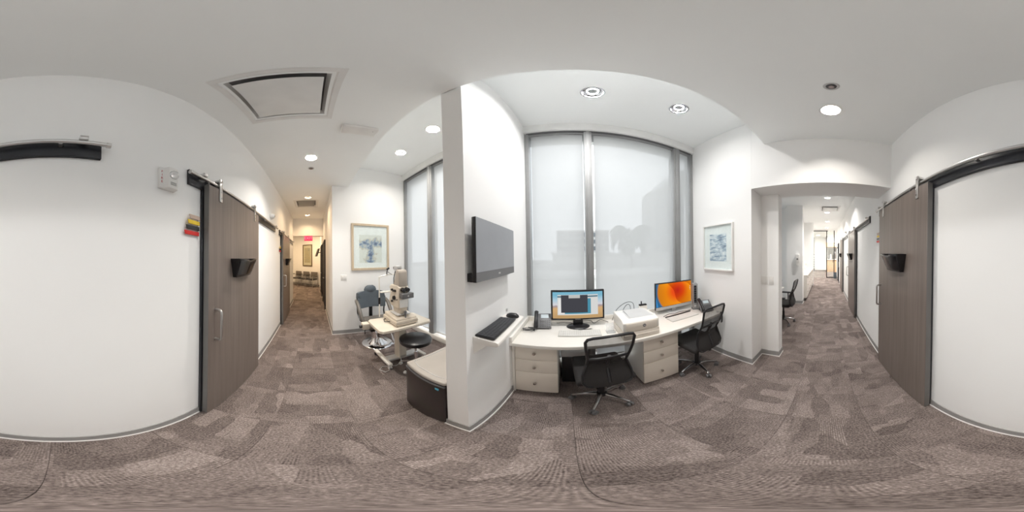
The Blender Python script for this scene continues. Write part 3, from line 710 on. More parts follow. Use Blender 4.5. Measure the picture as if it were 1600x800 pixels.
def office_chair(name, lab, loc, rz, seatz=.45, legrot=0):
    t = thing(name, lab, 'chair', loc, rz)
    def wtop(z): return None
    for k in range(5):
        a = legrot+2*PI*k/5; c, s_ = math.cos(a), math.sin(a)
        lg = part('base_leg', MB().sweep([(.025*c, .025*s_, .105), (.11*c, .11*s_, .105), (.20*c, .20*s_, .085), (.243*c, .243*s_, .072)], [.020, .018, .015, .012], 8), 'gunmetal', t)
        cx, cy_ = .243*c, .243*s_; w = a+1.1
        ax = Vector((math.cos(w), math.sin(w), 0))
        cm = MB()
        for sg in (-1, 1):
            cm.cyl(Vector((cx, cy_, .027))+ax*sg*.006, Vector((cx, cy_, .027))+ax*sg*.026, .027, n=14)
        cm.cyl((cx, cy_, .03), (cx, cy_, .072), .011, n=8)
        part('caster', cm.xf(ROT[t]), 'gplast', lg, world=True)
    part('hub', MB().lathe([(.03, .075), (.045, .085), (.045, .118), (.03, .128)]), 'black', t)
    part('gas_lift', MB().lathe([(.028, .12), (.028, .30), (.016, .30), (.016, seatz-.03)]), 'black', t)
    part('seat_plate', MB().box(-.09, .09, -.12, .09, seatz-.045, seatz-.01), 'black', t, .01)
    def seatf(u, v): pass
    st = MB().box(-.225, .225, -.20, .25, seatz-.012, seatz+.058)
    part('seat', st, 'fabric', t, .030, 4)
    # backrest
    prof = [(.452, .125), (.466, .158), (.51, .184), (.58, .180), (.70, .148), (.80, .150), (.90, .164), (.985, .170), (1.008, .156), (1.016, .12)]
    dz = seatz-.45
    def half(z):
        for (a, b), (c_, d_) in zip(prof, prof[1:]):
            if a <= z <= c_: return b+(d_-b)*(z-a)/(c_-a)
        return prof[-1][1] if z > .9 else prof[0][1]
    def yb(z, f): return -.245+.055*math.exp(-((z-.66)/.12)**2)-.055*max(0, (z-.7)/.28)-.020*(1-f*f)+.02
    loop = [(-w_, yb(z, 1), z+dz) for z, w_ in prof]+[(w_, yb(z, 1), z+dz) for z, w_ in prof[::-1]]
    part('back_frame', MB().sweep(loop, .011, 8, closed=True), 'black', t)
    def srf(z0, z1):
        return lambda u, v: ((u*2-1)*half(z0+(z1-z0)*v), yb(z0+(z1-z0)*v, u*2-1), z0+(z1-z0)*v+dz)
    part('back_mesh', MB().grid(srf(.70, 1.014), 14, 10), 'mesh', t, label='see-through black mesh upper back')
    part('back_panel', MB().grid(srf(.454, .70), 14, 8), 'fabric', t)
    part('lumbar_bar', MB().sweep([(-.145, yb(.78, 1)+.004, .78+dz), (-.08, yb(.79, .5)+.006, .79+dz), (.08, yb(.79, .5)+.006, .79+dz), (.145, yb(.78, 1)+.004, .78+dz)], .012, 8), 'black', t)
    part('back_post', MB().sweep([(0, -.06, seatz-.03), (0, -.20, seatz-.03), (0, -.225, seatz+.05), (0, yb(.66, 0)+.02, .66+dz), (0, yb(.80, 0)+.02, .80+dz)], [.022, .022, .02, .018, .016], 8), 'black', t)
    return t
office_chair('office_chair', 'black mesh-back office chair in front of the desktop monitor', (.240, 1.303, 0), R(4), .46, R(25))
office_chair('office_chair', 'black mesh-back office chair in front of the orange screen', (1.330, 1.355, 0), R(0), .46, R(40))

def monitor(lab, cx, yf, w, z0, z1, bez, chin, rz=0, base=True, bmat='black', cmat=None):
    t = thing('monitor', lab, 'monitor', (cx, yf, ZD), rz)
    part('housing', MB().box(-w/2, w/2, 0, .040, z0-ZD, z1-ZD), bmat, t, .006)
    if cmat: part('chin', MB().box(-w/2+.003, w/2-.003, -.002, .004, z0-ZD+.002, z0-ZD+chin), cmat, t)
    return t
m1 = monitor('black widescreen monitor showing desktop windows over a desert picture', .085, 1.80, .598, .845, 1.207, .018, .02)
scr, nt, b_, o_ = nodes('desert_desktop_screen')
nt.nodes.remove(b_); em = N(nt, 'ShaderNodeEmission'); tcx = N(nt, 'ShaderNodeTexCoord'); sx = N(nt, 'ShaderNodeSeparateXYZ'); rp = N(nt, 'ShaderNodeValToRGB')
mr = N(nt, 'ShaderNodeMapRange'); mr.inputs['From Max'].default_value = .31; nz = N(nt, 'ShaderNodeTexNoise'); nz.inputs['Scale'].default_value = 9
md = N(nt, 'ShaderNodeMath', operation='MULTIPLY_ADD'); md.inputs[1].default_value = .05
nt.links.new(tcx.outputs['Object'], sx.inputs[0]); nt.links.new(tcx.outputs['Object'], nz.inputs['Vector']); nt.links.new(nz.outputs['Fac'], md.inputs[0]); nt.links.new(sx.outputs['Z'], md.inputs[2]); nt.links.new(md.outputs[0], mr.inputs['Value'])
nt.links.new(mr.outputs[0], rp.inputs[0]); nt.links.new(rp.outputs[0], em.inputs[0]); nt.links.new(em.outputs[0], o_.inputs[0]); em.inputs[1].default_value = .42
el = rp.color_ramp.elements; el[0].color = (.42, .27, .12, 1); el[1].color = (.18, .42, .55, 1); el[1].position = 1
for p_, c_ in ((.48, (.60, .38, .18)), (.56, (.33, .27, .30)), (.60, (.62, .60, .62)), (.8, (.40, .55, .64))):
    k = el.new(p_); k.color = (*c_, 1)
M['desert'] = scr
def flat(nm, x0, x1, z0, z1, y, col, s_, parent, e=.42):
    if nm not in M: M[nm] = glow(nm, col, e)
    return part('screen_window', MB().box(x0, x1, y, y+.0004, z0, z1), nm, parent)
part('screen', MB().box(-.279, .279, -.001, .0, .107, .428), 'desert', m1)
flat('ui_pale', -.225, .225, .150, .395, -.0016, (.62, .62, .60), 1, m1); flat('ui_bar', -.225, .222, .365, .382, -.0020, (.09, .17, .22), 1, m1)
flat('ui_teal', -.145, .145, .165, .350, -.0024, (.07, .26, .36), 1, m1); flat('ui_white', -.215, -.15, .165, .345, -.0024, (.72, .71, .70), 1, m1)
flat('ui_dark', -.185, .110, .180, .392, -.0030, (.055, .055, .065), 1, m1); flat('ui_tab', -.10, .025, .356, .392, -.0036, (.48, .48, .46), 1, m1)
part('stand_neck', MB().box(-.055, .055, .01, .05, .01, .12), 'black', m1, .012, 3)
part('stand_foot', MB().lathe([(.001, .022), (.07, .020), (.115, .012), (.125, .004), (.123, 0)], n=30).xf(Matrix.Diagonal((1.04, .74, 1, 1))), 'black', m1)
for k in range(5): part('maker_mark', MB().box(-.028+k*.012, -.020+k*.012, -.0008, 0, .0925, .0985), 'lgrey', m1)
m2 = monitor('thin monitor with an orange and red swirling picture on screen', 1.372, 1.825, .606, .822, 1.207, .008, .042, R(-3), bmat='black', cmat='lgrey')
scr, nt, b_, o_ = nodes('orange_petal_screen')
nt.nodes.remove(b_); em = N(nt, 'ShaderNodeEmission'); em.inputs[1].default_value = .42; tcx = N(nt, 'ShaderNodeTexCoord')
mp = N(nt, 'ShaderNodeMapping'); mp.inputs['Location'].default_value = (-.05, 0, -.05)
gr = N(nt, 'ShaderNodeVectorMath', operation='LENGTH'); wv = N(nt, 'ShaderNodeTexWave', wave_type='BANDS', bands_direction='DIAGONAL', wave_profile='SAW'); wv.inputs['Scale'].default_value = 2.1; wv.inputs['Distortion'].default_value = 6.5; wv.inputs['Detail'].default_value = 0; wv.inputs['Detail Scale'].default_value = 1.2
r1 = N(nt, 'ShaderNodeValToRGB'); r2 = N(nt, 'ShaderNodeValToRGB'); mxc = N(nt, 'ShaderNodeMix', data_type='RGBA'); 
L = nt.links.new
L(tcx.outputs['Object'], mp.inputs[0]); L(mp.outputs[0], gr.inputs[0]); L(gr.outputs['Value'], r1.inputs[0]); L(tcx.outputs['Object'], wv.inputs['Vector']); L(wv.outputs['Fac'], r2.inputs[0])
e = r1.color_ramp.elements; e[0].color = (.62, .03, .02, 1); e[1].position = .40; e[1].color = (.04, .22, .52, 1)
for p_, c_ in ((.10, (.80, .09, .01)), (.20, (.86, .28, .01)), (.315, (.80, .33, .02)), (.335, (.05, .25, .55))):
    k = e.new(p_); k.color = (*c_, 1)
r2.color_ramp.elements[0].color = (.55, .30, .2, 1); r2.color_ramp.elements[1].color = (1, 1, 1, 1)
mxc.blend_type = 'MULTIPLY'; mxc.inputs['Factor'].default_value = .75
L(r1.outputs[0], mxc.inputs['A']); L(r2.outputs[0], mxc.inputs['B']); L(mxc.outputs['Result'], em.inputs[0]); L(em.outputs[0], o_.inputs[0])
M['petal'] = scr
part('screen', MB().box(-.296, .296, -.0012, 0, .112, .438), 'petal', m2, loc=(0, 0, .20)) if False else None
sc_ = MB().box(-.296, .296, -.0012, 0, -.163, .163); part('screen', sc_, 'petal', m2, loc=(0, 0, .272))
for k in range(3): part('desktop_icon', MB().box(.265, .28, -.0018, -.0012, .300+.024*k, .312+.024*k), 'wplast', m2)
part('stand_neck', MB().box(-.03, .03, .02, .035, .006, .14), 'lgrey', m2, .004); part('stand_foot', MB().box(-.10, .10, -.08, .10, 0, .006), 'lgrey', m2, .003)

def desk_phone(lab, loc, rz):
    t = thing('desk_phone', lab, 'telephone', loc, rz)
    tilt = R(38)
    rot = Matrix.Translation((0, 0, .042)) @ Matrix.Rotation(tilt, 4, 'X')
    part('body', MB().box(-.095, .095, -.06, .14, 0, .022).xf(rot), 'gplast', t, .005)
    part('stand', MB().prism([(-.05, 0), (.10, 0), (.10, .115), (-.045, .012)], -.07, .07, 'x'), 'black', t)
    part('handset', MB().sweep([(-.070, -.055, .035), (-.070, -.03, .052), (-.070, .05, .056), (-.070, .12, .052), (-.070, .15, .035)], [.024, .022, .017, .022, .025], 10).xf(rot), 'black', t)
    part('display', MB().box(-.018, .068, .075, .125, .022, .0235).xf(rot), 'lcd', t)
    for i in range(5):
        for j in range(4):
            part('button', MB().box(-.025+i*.023, -.010+i*.023, -.045+j*.024, -.032+j*.024, .022, .0255).xf(rot), 'black', t)
    return t
desk_phone('black desk phone with a pale display next to the desktop monitor', (-.305, 1.76, ZD), R(8))
desk_phone('black desk phone with a pale display behind the chair by the orange screen', (1.700, 1.535, ZD), R(-22))
pts = [(-.43+.06*math.cos(a)*(1+.06*a/6), 1.64+.030*math.sin(a), ZD+.007+.006*(i % 5)/5+.002*a) for i, a in enumerate([k*.35 for k in range(42)])]
solo('handset_cord', MB().sweep(pts+[(-.375, 1.685, ZD+.02)], .0042, 6), 'black', 'coiled black handset cord lying on the worktop', 'cord')
hl = [(1.755+.012*math.cos(k*1.25)+.02*math.sin(k/30), 1.312+.012*math.sin(k*1.25), ZD+.02-.0021*k) for k in range(80)]
solo('handset_cord', MB().sweep([(1.74, 1.38, ZD+.012), (1.75, 1.33, ZD+.012)]+hl, .0035, 5), 'black', 'curly black cord hanging over the worktop edge', 'cord')

def keyboard(lab, loc, rz, w, d, kmat, bmat, nx=15, ny=5, th=.010):
    t = thing('keyboard', lab, 'keyboard', loc, rz)
    part('case', MB().box(-w/2, w/2, -d/2, d/2, 0, th), bmat, t, .003)
    km = None; pw, pd = (w-.012)/nx, (d-.012)/ny
    for j in range(ny):
        i = 0
        while i < nx:
            if j == 0 and i == 4:
                part('space_bar', MB().box(-w/2+.006+4*pw+.001, -w/2+.006+9*pw-.001, -d/2+.006+.001, -d/2+.006+pd-.001, th, th+.003), kmat, t, .0008, 1); i = 9; continue
            if km is None: km = MB().box(-pw/2+.0013, pw/2-.0013, -pd/2+.0013, pd/2-.0013, 0, .003).mesh('key', M[kmat], .0008, 1)
            o = link(bpy.data.objects.new('key', km)); o.parent = t; o.location = (-w/2+.006+(i+.5)*pw, -d/2+.006+(j+.5)*pd, th); i += 1
    return t
keyboard('silver-white keyboard in front of the desktop monitor', (.090, 1.605, ZD), R(-2), .42, .15, 'key', 'silver', 19, 6)
keyboard('silver-white keyboard in front of the orange screen', (1.32, 1.59, ZD), R(-2), .42, .15, 'key', 'silver', 19, 6)
pn = thing('pen', 'black pen lying along the back of the keyboard by the desktop monitor', 'pen', (.16, 1.700, ZD))
part('barrel', MB().cyl((-.08, 0, .005), (.06, .006, .005), .0045, n=8), 'black', pn); part('tip', MB().cyl((.06, .006, .005), (.075, .0066, .005), .0045, .001, n=8), 'steel', pn)
rs = thing('cable_strip', 'long dark wrist bar along the back of the keyboard by the orange screen', 'bar', (1.33, 1.690, ZD))
part('strip', MB().box(-.21, .21, -.008, .008, 0, .014), 'black', rs, .004)
# printer
p = thing('printer', 'white laser printer with a round logo between the two screens', 'printer', (.645, 1.53, ZD))
part('lower_body', MB().box(-.185, .185, -.17, .17, .0, .085), 'cabin', p, .008)
part('paper_tray', MB().box(-.178, .178, -.176, -.168, .012, .052), 'cabin', p, .003)
part('tray_grip', MB().box(-.05, .05, -.1785, -.1755, .040, .045), 'beige2', p)
part('upper_body', MB().prism([(-.165, .087), (.17, .087), (.17, .205), (-.10, .205), (-.165, .185)], -.185, .185, 'x'), 'lami', p, .010, 3)
part('front_cover', MB().box(-.16, .16, -.172, -.165, .09, .178), 'cabin', p, .004)
part('output_tray', MB().box(-.11, .15, -.10, .13, .2045, .2065), 'lgrey', p)
part('tray_slope', MB().prism([(-.10, .2065), (.12, .2065), (.12, .222)], -.09, .13, 'x'), 'lgrey', p)
lg = part('logo_disc', MB().cyl((.02, -.172, .138), (.02, -.174, .138), .017, n=20), 'gplast', p, label='round dark logo disc')
text_part('lettering', 'hp', .022, 'wplast', p, facing((.645+.02, 1.53-.1745, ZD+.140), (1, 0, 0), (0, 0, 1)))
# pc tower, cables, acrylic holder
tw = thing('network_modem', 'slim upright grey modem with a black front grille beside the orange screen', 'modem', (1.672, 1.735, ZD), R(-30))
part('case', MB().box(-.035, .035, -.05, .045, .012, .40), 'alu', tw, .006); part('foot', MB().box(-.045, .045, -.055, .05, 0, .012), 'gplast', tw, .003); part('grille', MB().box(-.022, .014, -.0525, -.049, .11, .375), 'black', tw)
for k in range(7): part('grille_rib', MB().box(-.022, .014, -.054, -.052, .125+k*.035, .131+k*.035), 'gplast', tw)
part('port_cover', MB().box(-.020, .012, -.053, -.049, .045, .075), 'lgrey', tw)
def cable(lab, pts, r=.0035, mat='black'):
    # smooth through the points
    P = [Vector(q) for q in pts]; out = []
    for i in range(len(P)-1):
        a, b, c, d = P[max(i-1, 0)], P[i], P[i+1], P[min(i+2, len(P)-1)]
        for k in range(8):
            t_ = k/8; out.append(.5*((2*b)+(c-a)*t_+(2*a-5*b+4*c-d)*t_**2+(3*b-a-3*c+d)*t_**3))
    out.append(P[-1])
    return solo('power_cable', MB().sweep(out, r, 6), mat, lab, 'cable')
cable('black cable looping high behind the printer', [(.50, 1.90, ZD+.005), (.55, 1.88, ZD+.15), (.66, 1.87, ZD+.235), (.76, 1.88, ZD+.22), (.79, 1.90, ZD+.10), (.80, 1.91, ZD+.005)])
cable('black cable in a smaller loop behind the printer', [(.60, 1.91, ZD+.005), (.65, 1.90, ZD+.15), (.70, 1.90, ZD+.20), (.74, 1.91, ZD+.16), (.745, 1.92, ZD+.005)])
cable('black cable running behind the desktop monitor foot', [(-.16, 1.90, ZD+.005), (-.08, 1.86, ZD+.03), (0, 1.90, ZD+.006), (.22, 1.90, ZD+.03), (.27, 1.86, ZD+.006), (.36, 1.92, ZD+.02), (.44, 1.86, ZD+.005)])
cable('thin dark cables under the orange screen', [(1.12, 1.735, ZD+.005), (1.2, 1.72, ZD+.03), (1.28, 1.725, ZD+.012), (1.38, 1.72, ZD+.028), (1.5, 1.73, ZD+.006), (1.6, 1.73, ZD+.01)])
hub = thing('usb_hub', 'small black adapter with a plug behind the printer', 'adapter', (.90, 1.88, ZD))
part('block', MB().box(-.05, .05, -.025, .025, 0, .165), 'lami', hub, .004); part('adapter', MB().box(-.05, .05, -.02, .02, .165, .185), 'black', hub, .004); part('plug', MB().cyl((-.02, 0, .185), (-.02, 0, .225), .008), 'black', hub)
ah = thing('acrylic_holder', 'clear acrylic card holder on the worktop next to the printer', 'card holder', (.40, 1.60, ZD))
part('base_sheet', MB().box(-.045, .045, -.05, .04, 0, .004), 'acry', ah); part('upright_sheet', MB().box(-.045, .045, .0, .004, .004, .10).xf(Matrix.Rotation(R(-14), 4, 'X')), 'acry', ah); part('front_lip', MB().box(-.045, .045, -.05, -.046, .004, .03), 'acry', ah)
ah2 = copy_tree(ah); ah2.location = (.96, 1.72, ZD); ah2['label'] = 'clear acrylic card holder beside the keyboard by the orange screen'
# bin under the desk
wb = thing('waste_bin', 'black bin with a grey lid under the worktop beside the drawer pedestal', 'bin', (.022, 1.775, 0))
part('bin_body', MB().prism([(-.12, -.15), (.12, -.15), (.12, .15), (-.12, .15)], 0, .43), 'black', wb, .015, 3); part('bin_lid', MB().box(-.128, .128, -.158, .158, .43, .50), 'lgrey', wb, .02, 3); part('lid_slot', MB().box(-.09, .09, -.05, -.02, .4995, .5015), 'black', wb)

# wall screen and keyboard shelf on the partition
tv = thing('wall_computer', 'wall-mounted all-in-one screen, switched off, on the partition', 'screen', (XP1, 1.025, 1.46))
part('housing', MB().box(.035, .062, -.298, .298, 0, .362), 'black', tv, .004)
part('display_glass', MB().box(.0615, .0635, -.295, .295, .055, .359), 'tvs', tv); part('speaker_bar', MB().box(.0615, .0632, -.296, .296, .002, .054), 'tvb', tv)
part('wall_bracket', MB().box(0, .036, -.12, .12, .06, .26), 'black', tv, .003); part('power_brick', MB().box(0, .034, -.295, -.262, .0, .05), 'black', tv, .003)
text_part('lettering', 'DELL', .016, 'wplast', tv, facing((XP1+.0637, 1.025, 1.487), (0, 1, 0), (0, 0, 1)))
sh = thing('keyboard_shelf', 'cream fold-down keyboard shelf below the wall screen', 'shelf', (XP1, 1.02, 1.055))
prf = [(0, .0), (.10, .0), (.150, .006), (.163, .018), (.160, .034), (.145, .040), (0, .046)]
part('tray', MB().prism(prf, -.245, .245, 'y'), 'skin', sh, .003)
part('bracket', MB().prism([(0, -.09), (0, 0), (.09, 0)], -.24, -.225, 'y'), 'skin', sh); part('bracket', MB().prism([(0, -.09), (0, 0), (.09, 0)], .225, .24, 'y'), 'skin', sh)
part('cable_clip', MB().box(0, .01, .255, .275, .06, .085), 'lgrey', sh)
keyboard('black compact keyboard on the fold-down wall shelf', (XP1+.070, .965, 1.102), R(90), .36, .125, 'dkey', 'black', 15, 5, .012)
ms = thing('computer_mouse', 'black computer mouse on the fold-down wall shelf', 'mouse', (XP1+.085, 1.205, 1.1))
part('shell', MB().lathe([(.001, .034), (.016, .032), (.026, .022), (.030, .008), (.029, 0)], n=18).xf(Matrix.Diagonal((1.8, 1.0, 1, 1))), 'black', ms); part('wheel', MB().cyl((.03, -.004, .027), (.03, .004, .027), .008, n=10), 'gplast', ms)

# ------------------------------------------------------------------ exam alcove
fr = thing('mini_fridge', 'small dark fridge with a curved front and grey top against the partition', 'fridge', (-.915, .98, 0))
def bow(x): return .70-.022*(1-((x+.905)/.21)**2)
xs = [-1.115+i*.42/12 for i in range(13)]
part('cabinet', MB().box(-1.115, -.692, .775, 1.24, .02, .585), 'fridge', fr, .004, world=True)
part('door', MB().prism([(x, bow(x)) for x in xs]+[(-.695, .765), (-1.115, .765)], .022, .578), 'fridge', fr, .005, world=True)
part('door_trim', MB().prism([(x, bow(x)-.003) for x in xs]+[(x, bow(x)+.012) for x in xs[::-1]], .572, .580), 'gplast', fr, world=True)
part('top', MB().prism([(x, bow(x)+.004) for x in xs]+[(-.692, 1.245), (-1.118, 1.245)], .590, .628), 'fridget', fr, .012, 3, world=True)
part('top_rim', MB().sweep([(-1.085, 1.22, .629), (-1.085, .76, .629), (-1.0, .735, .629), (-.80, .735, .629), (-.71, .76, .629), (-.71, 1.22, .629)], .004, 6), 'lgrey', fr, world=True)
part('badge', MB().box(-.765, -.735, bow(-.75)-.004, bow(-.75)+.002, .525, .545), 'blue', fr, world=True, label='small pale blue badge')
for x in (-1.09, -.72):
    for y in (.80, 1.2): part('foot', MB().cyl((x, y, 0), (x, y, .022), .018), 'black', fr, world=True)

ec = thing('exam_chair', 'grey vinyl examination chair on a round chrome pedestal', 'chair', (-2.60, 1.06, 0))
part('base_plate', MB().lathe([(.262, 0), (.262, .010), (.245, .022), (.10, .030), (.001, .030)], n=40), 'chrome', ec)
part('pedestal', MB().lathe([(.17, .028), (.12, .07), (.085, .15), (.085, .20), (.10, .205), (.10, .34), (.07, .36)], n=32), 'chrome', ec)
part('seat', MB().box(-.22, .27, -.22, .22, .42, .505), 'gvinyl2', ec, .035, 4)
part('seat_pan', MB().box(-.20, .22, -.19, .19, .36, .42), 'black', ec, .01)
def cushion(u, v):
    w = .282-.03*abs(v-.45)
    return (-.285-.05*v+.05*(2*u-1)**2, (2*u-1)*w,   .635+.345*v-.03*(2*u-1)**4*(1 if v > .5 else -1)+.035*(1-v)*(1-(2*u-1)**2))
bo = part('backrest', MB().grid(cushion, 14, 8), 'gvinyl', ec); md = bo.modifiers.new('thick', 'SOLIDIFY'); md.thickness = .085; md.offset = 0
mdb = bo.modifiers.new('round', 'BEVEL'); mdb.width = .028; mdb.segments = 4; mdb.limit_method = 'ANGLE'; mdb.angle_limit = R(50)
part('headrest', MB().lathe([(.001, .11), (.06, .105), (.105, .075), (.125, .03), (.12, 0), (.001, -.004)], n=24).xf(Matrix.Translation((-.335, 0, .975)) @ Matrix.Diagonal((.5, 1, 1, 1))), 'gvinyl', ec)
part('back_bar', MB().box(-.33, -.30, -.03, .03, .40, .80), 'black', ec)
for sg in (-1, 1):
    arm = part('armrest', MB().sweep([(-.31, sg*.285, .80), (-.26, sg*.29, .80), (-.16, sg*.29, .76), (-.06, sg*.285, .66), (.02, sg*.275, .55), (.06, sg*.25, .49)], [.026, .032, .034, .034, .03, .02], 10), 'gvinyl2', ec)
    part('arm_bracket', MB().sweep([(-.28, sg*.275, .78), (-.29, sg*.26, .55), (-.20, sg*.24, .44), (-.05, sg*.21, .41)], .014, 8), 'black', ec)
for mb in (MB().sweep([(.10, -.20, .40), (.12, -.26, .36), (.13, -.26, .30)], .008, 6), MB().cyl((-.12, -.20, .40), (-.14, -.24, .30), .007), MB().cyl((-.03, -.21, .40), (-.03, -.24, .33), .012), MB().cyl((.02, -.21, .40), (.02, -.24, .33), .012)): part('side_lever', mb, 'black', ec)
part('footrest', MB().sweep([(.20, -.12, .40), (.36, -.12, .22), (.40, -.12, .16), (.40, .12, .16), (.36, .12, .22), (.20, .12, .40)], .012, 8), 'chrome', ec)

it = thing('instrument_table', 'cream adjustable instrument table on an H-shaped caster base', 'table', (-1.90, 1.09, 0))
part('table_top', MB().prism([(-2.13, .76), (-2.08, .72), (-1.70, .72), (-1.66, .76), (-1.66, 1.42), (-1.70, 1.46), (-2.08, 1.46), (-2.13, 1.42)], .685, .712), 'tabletop', it, .006, 3, world=True)
part('top_edge', MB().prism([(-2.135, .755), (-2.083, .715), (-1.697, .715), (-1.655, .755), (-1.655, 1.425), (-1.697, 1.465), (-2.083, 1.465), (-2.135, 1.425)], .676, .690), 'beige2', it, .003, world=True)
part('side_box', MB().box(-2.12, -2.02, .63, .72, .60, .69), 'tabletop', it, .005, world=True); part('adjust_knob', MB().cyl((-2.07, .63, .64), (-2.07, .595, .64), .022), 'black', it, world=True)
part('column', MB().box(-1.985, -1.845, 1.06, 1.17, .085, .68), 'tabletop', it, .010, 3, world=True)
part('column_hatch', MB().box(-1.8455, -1.843, 1.075, 1.155, .10, .14), 'beige2', it, world=True)
part('cross_beam', MB().box(-1.985, -1.865, .90, 1.42, .065, .10), 'lgrey', it, .006, world=True)
for y in (.885, 1.40):
    ft = part('foot_bar', MB().box(-2.24, -1.75, y-.028, y+.028, .065, .105), 'lami', it, .008, 3, world=True)
    for x in (-2.215, -1.775):
        cm = MB().cyl((x, y-.022, .024), (x, y-.006, .024), .024, n=12).cyl((x, y+.006, .024), (x, y+.022, .024), .024, n=12).cyl((x, y, .03), (x, y, .066), .010, n=8)
        part('caster', cm, 'wplast' if x > -2 else 'black', ft, world=True)
part('power_cord', MB().sweep([(-1.84, 1.08, .12), (-1.79, 1.05, .05), (-1.80, .98, .01), (-1.86, .82, .007), (-1.80, .76, .006), (-1.72, .80, .007), (-1.72, .86, .03)], .005, 6), 'lgrey', it, world=True)

ic = thing('eye_camera', 'beige eye examination camera with a chin rest on the instrument table', 'instrument', (-1.90, 1.09, .712))
part('base_box', MB().box(-2.08, -1.70, .94, 1.26, .722, .790), 'beige', ic, .012, 3, world=True)
part('base_cover', MB().prism([(-2.06, .785), (-1.71, .785), (-1.72, .815), (-2.04, .845)], .95, 1.25, 'y'), 'beige', ic, .010, 3, world=True)
part('base_band', MB().box(-2.083, -1.697, .937, 1.263, .752, .757), 'beige2', ic, world=True)
for x in (-2.05, -1.73):
    for y in (.97, 1.23): part('foot', MB().cyl((x, y, .712), (x, y, .724), .014), 'black', ic, world=True)
part('slide_plate', MB().box(-1.98, -1.78, 1.00, 1.20, .838, .852), 'lgrey', ic, .004, world=True)
part('joystick', MB().cyl((-1.735, 1.09, .81), (-1.735, 1.09, .865), .009).lathe([(.012, .0), (.018, .02), (.019, .045), (.012, .055)], (-1.735, 1.09, .855)), 'gplast', ic, world=True)
part('pedestal', MB().prism([(-1.96, .85), (-1.80, .85), (-1.77, .93), (-2.0, .97)], 1.045, 1.145, 'y'), 'beige', ic, .010, world=True)
part('body', MB().prism([(-2.05, .99), (-1.98, .94), (-1.78, .93), (-1.76, 1.22), (-1.80, 1.245), (-1.98, 1.245), (-2.03, 1.21), (-2.00, 1.13)], 1.015, 1.165, 'y'), 'beige', ic, .016, 3, world=True)
part('rear_panel', MB().box(-1.772, -1.765, 1.03, 1.15, .95, 1.06), 'wplast', ic, .004, world=True)
part('camera_tower', MB().prism([(-1.93, 1.235), (-1.77, 1.225), (-1.775, 1.42), (-1.80, 1.45), (-1.845, 1.452), (-1.875, 1.42)], 1.025, 1.155, 'y'), 'beige2', ic, .018, 3, world=True)
part('camera_body', MB().box(-1.955, -1.87, 1.045, 1.13, 1.435, 1.495), 'lgrey', ic, .010, world=True)
part('camera_lens', MB().cyl((-1.955, 1.0875, 1.465), (-1.995, 1.0875, 1.465), .026, n=16), 'black', ic, world=True); part('camera_adapter', MB().cyl((-1.885, 1.085, 1.44), (-1.85, 1.085, 1.43), .026, n=12), 'black', ic, world=True)
part('objective', MB().cyl((-2.02, 1.09, 1.185), (-2.07, 1.09, 1.185), .040, .036, n=20), 'gplast', ic, world=True)
part('eyepiece', MB().cyl((-1.765, 1.065, 1.195), (-1.715, 1.065, 1.19), .030, .026, n=16), 'black', ic, world=True)
part('eyepiece', MB().cyl((-1.765, 1.125, 1.195), (-1.715, 1.125, 1.19), .030, .026, n=16), 'black', ic, world=True)
part('filter_box', MB().box(-1.755, -1.685, 1.02, 1.19, 1.085, 1.155), 'gplast', ic, .008, 3, world=True); part('filter_mark', MB().prism([(1.09, 1.12), (1.105, 1.133), (1.12, 1.12), (1.105, 1.107)], -1.684, -1.683, 'x'), 'lgrey', ic, world=True)
for x, z, r in ((-1.93, 1.175, .016), (-1.89, 1.165, .014), (-1.85, 1.17, .016), (-1.875, 1.07, .030), (-1.93, 1.015, .016), (-1.80, 1.06, .006)):
    part('control_knob', MB().cyl((x, 1.015, z), (x, .993, z), r, r*.9, n=16), 'black', ic, world=True)
part('chin_frame', MB().sweep([(-2.135, .91, .73), (-2.135, .91, 1.33)]+[(-2.135, .91+.03*i, 1.33+.03*math.sin(PI*i/12)) for i in range(1, 12)]+[(-2.135, 1.27, 1.33), (-2.135, 1.27, .73)], .009, 8), 'lami', ic, world=True)
part('chin_rest', MB().box(-2.165, -2.10, .92, 1.26, 1.10, 1.115), 'lami', ic, .005, world=True)
for y in (.91, 1.27): part('grip_sleeve', MB().cyl((-2.135, y, .93), (-2.135, y, 1.03), .016), 'black', ic, world=True)
part('fixation_arm', MB().sweep([(-2.135, 1.03, 1.345), (-2.13, 1.03, 1.40), (-2.10, 1.03, 1.44)], .007, 6).cyl((-2.12, 1.03, 1.44), (-2.07, 1.03, 1.455), .014).sweep([(-2.13, 1.04, 1.40), (-2.10, 1.10, 1.36)], .004, 6), 'black', ic, world=True)
part('cable', MB().sweep([(-2.0, .95, .75), (-1.99, .91, .735), (-1.95, .90, .722), (-1.90, .915, .73), (-1.86, .94, .75)], .005, 6), 'black', ic, world=True); part('camera_cable', MB().sweep([(-1.92, 1.03, 1.25), (-1.93, 1.035, 1.33), (-1.91, 1.05, 1.43)], .006, 6), 'black', ic, world=True)

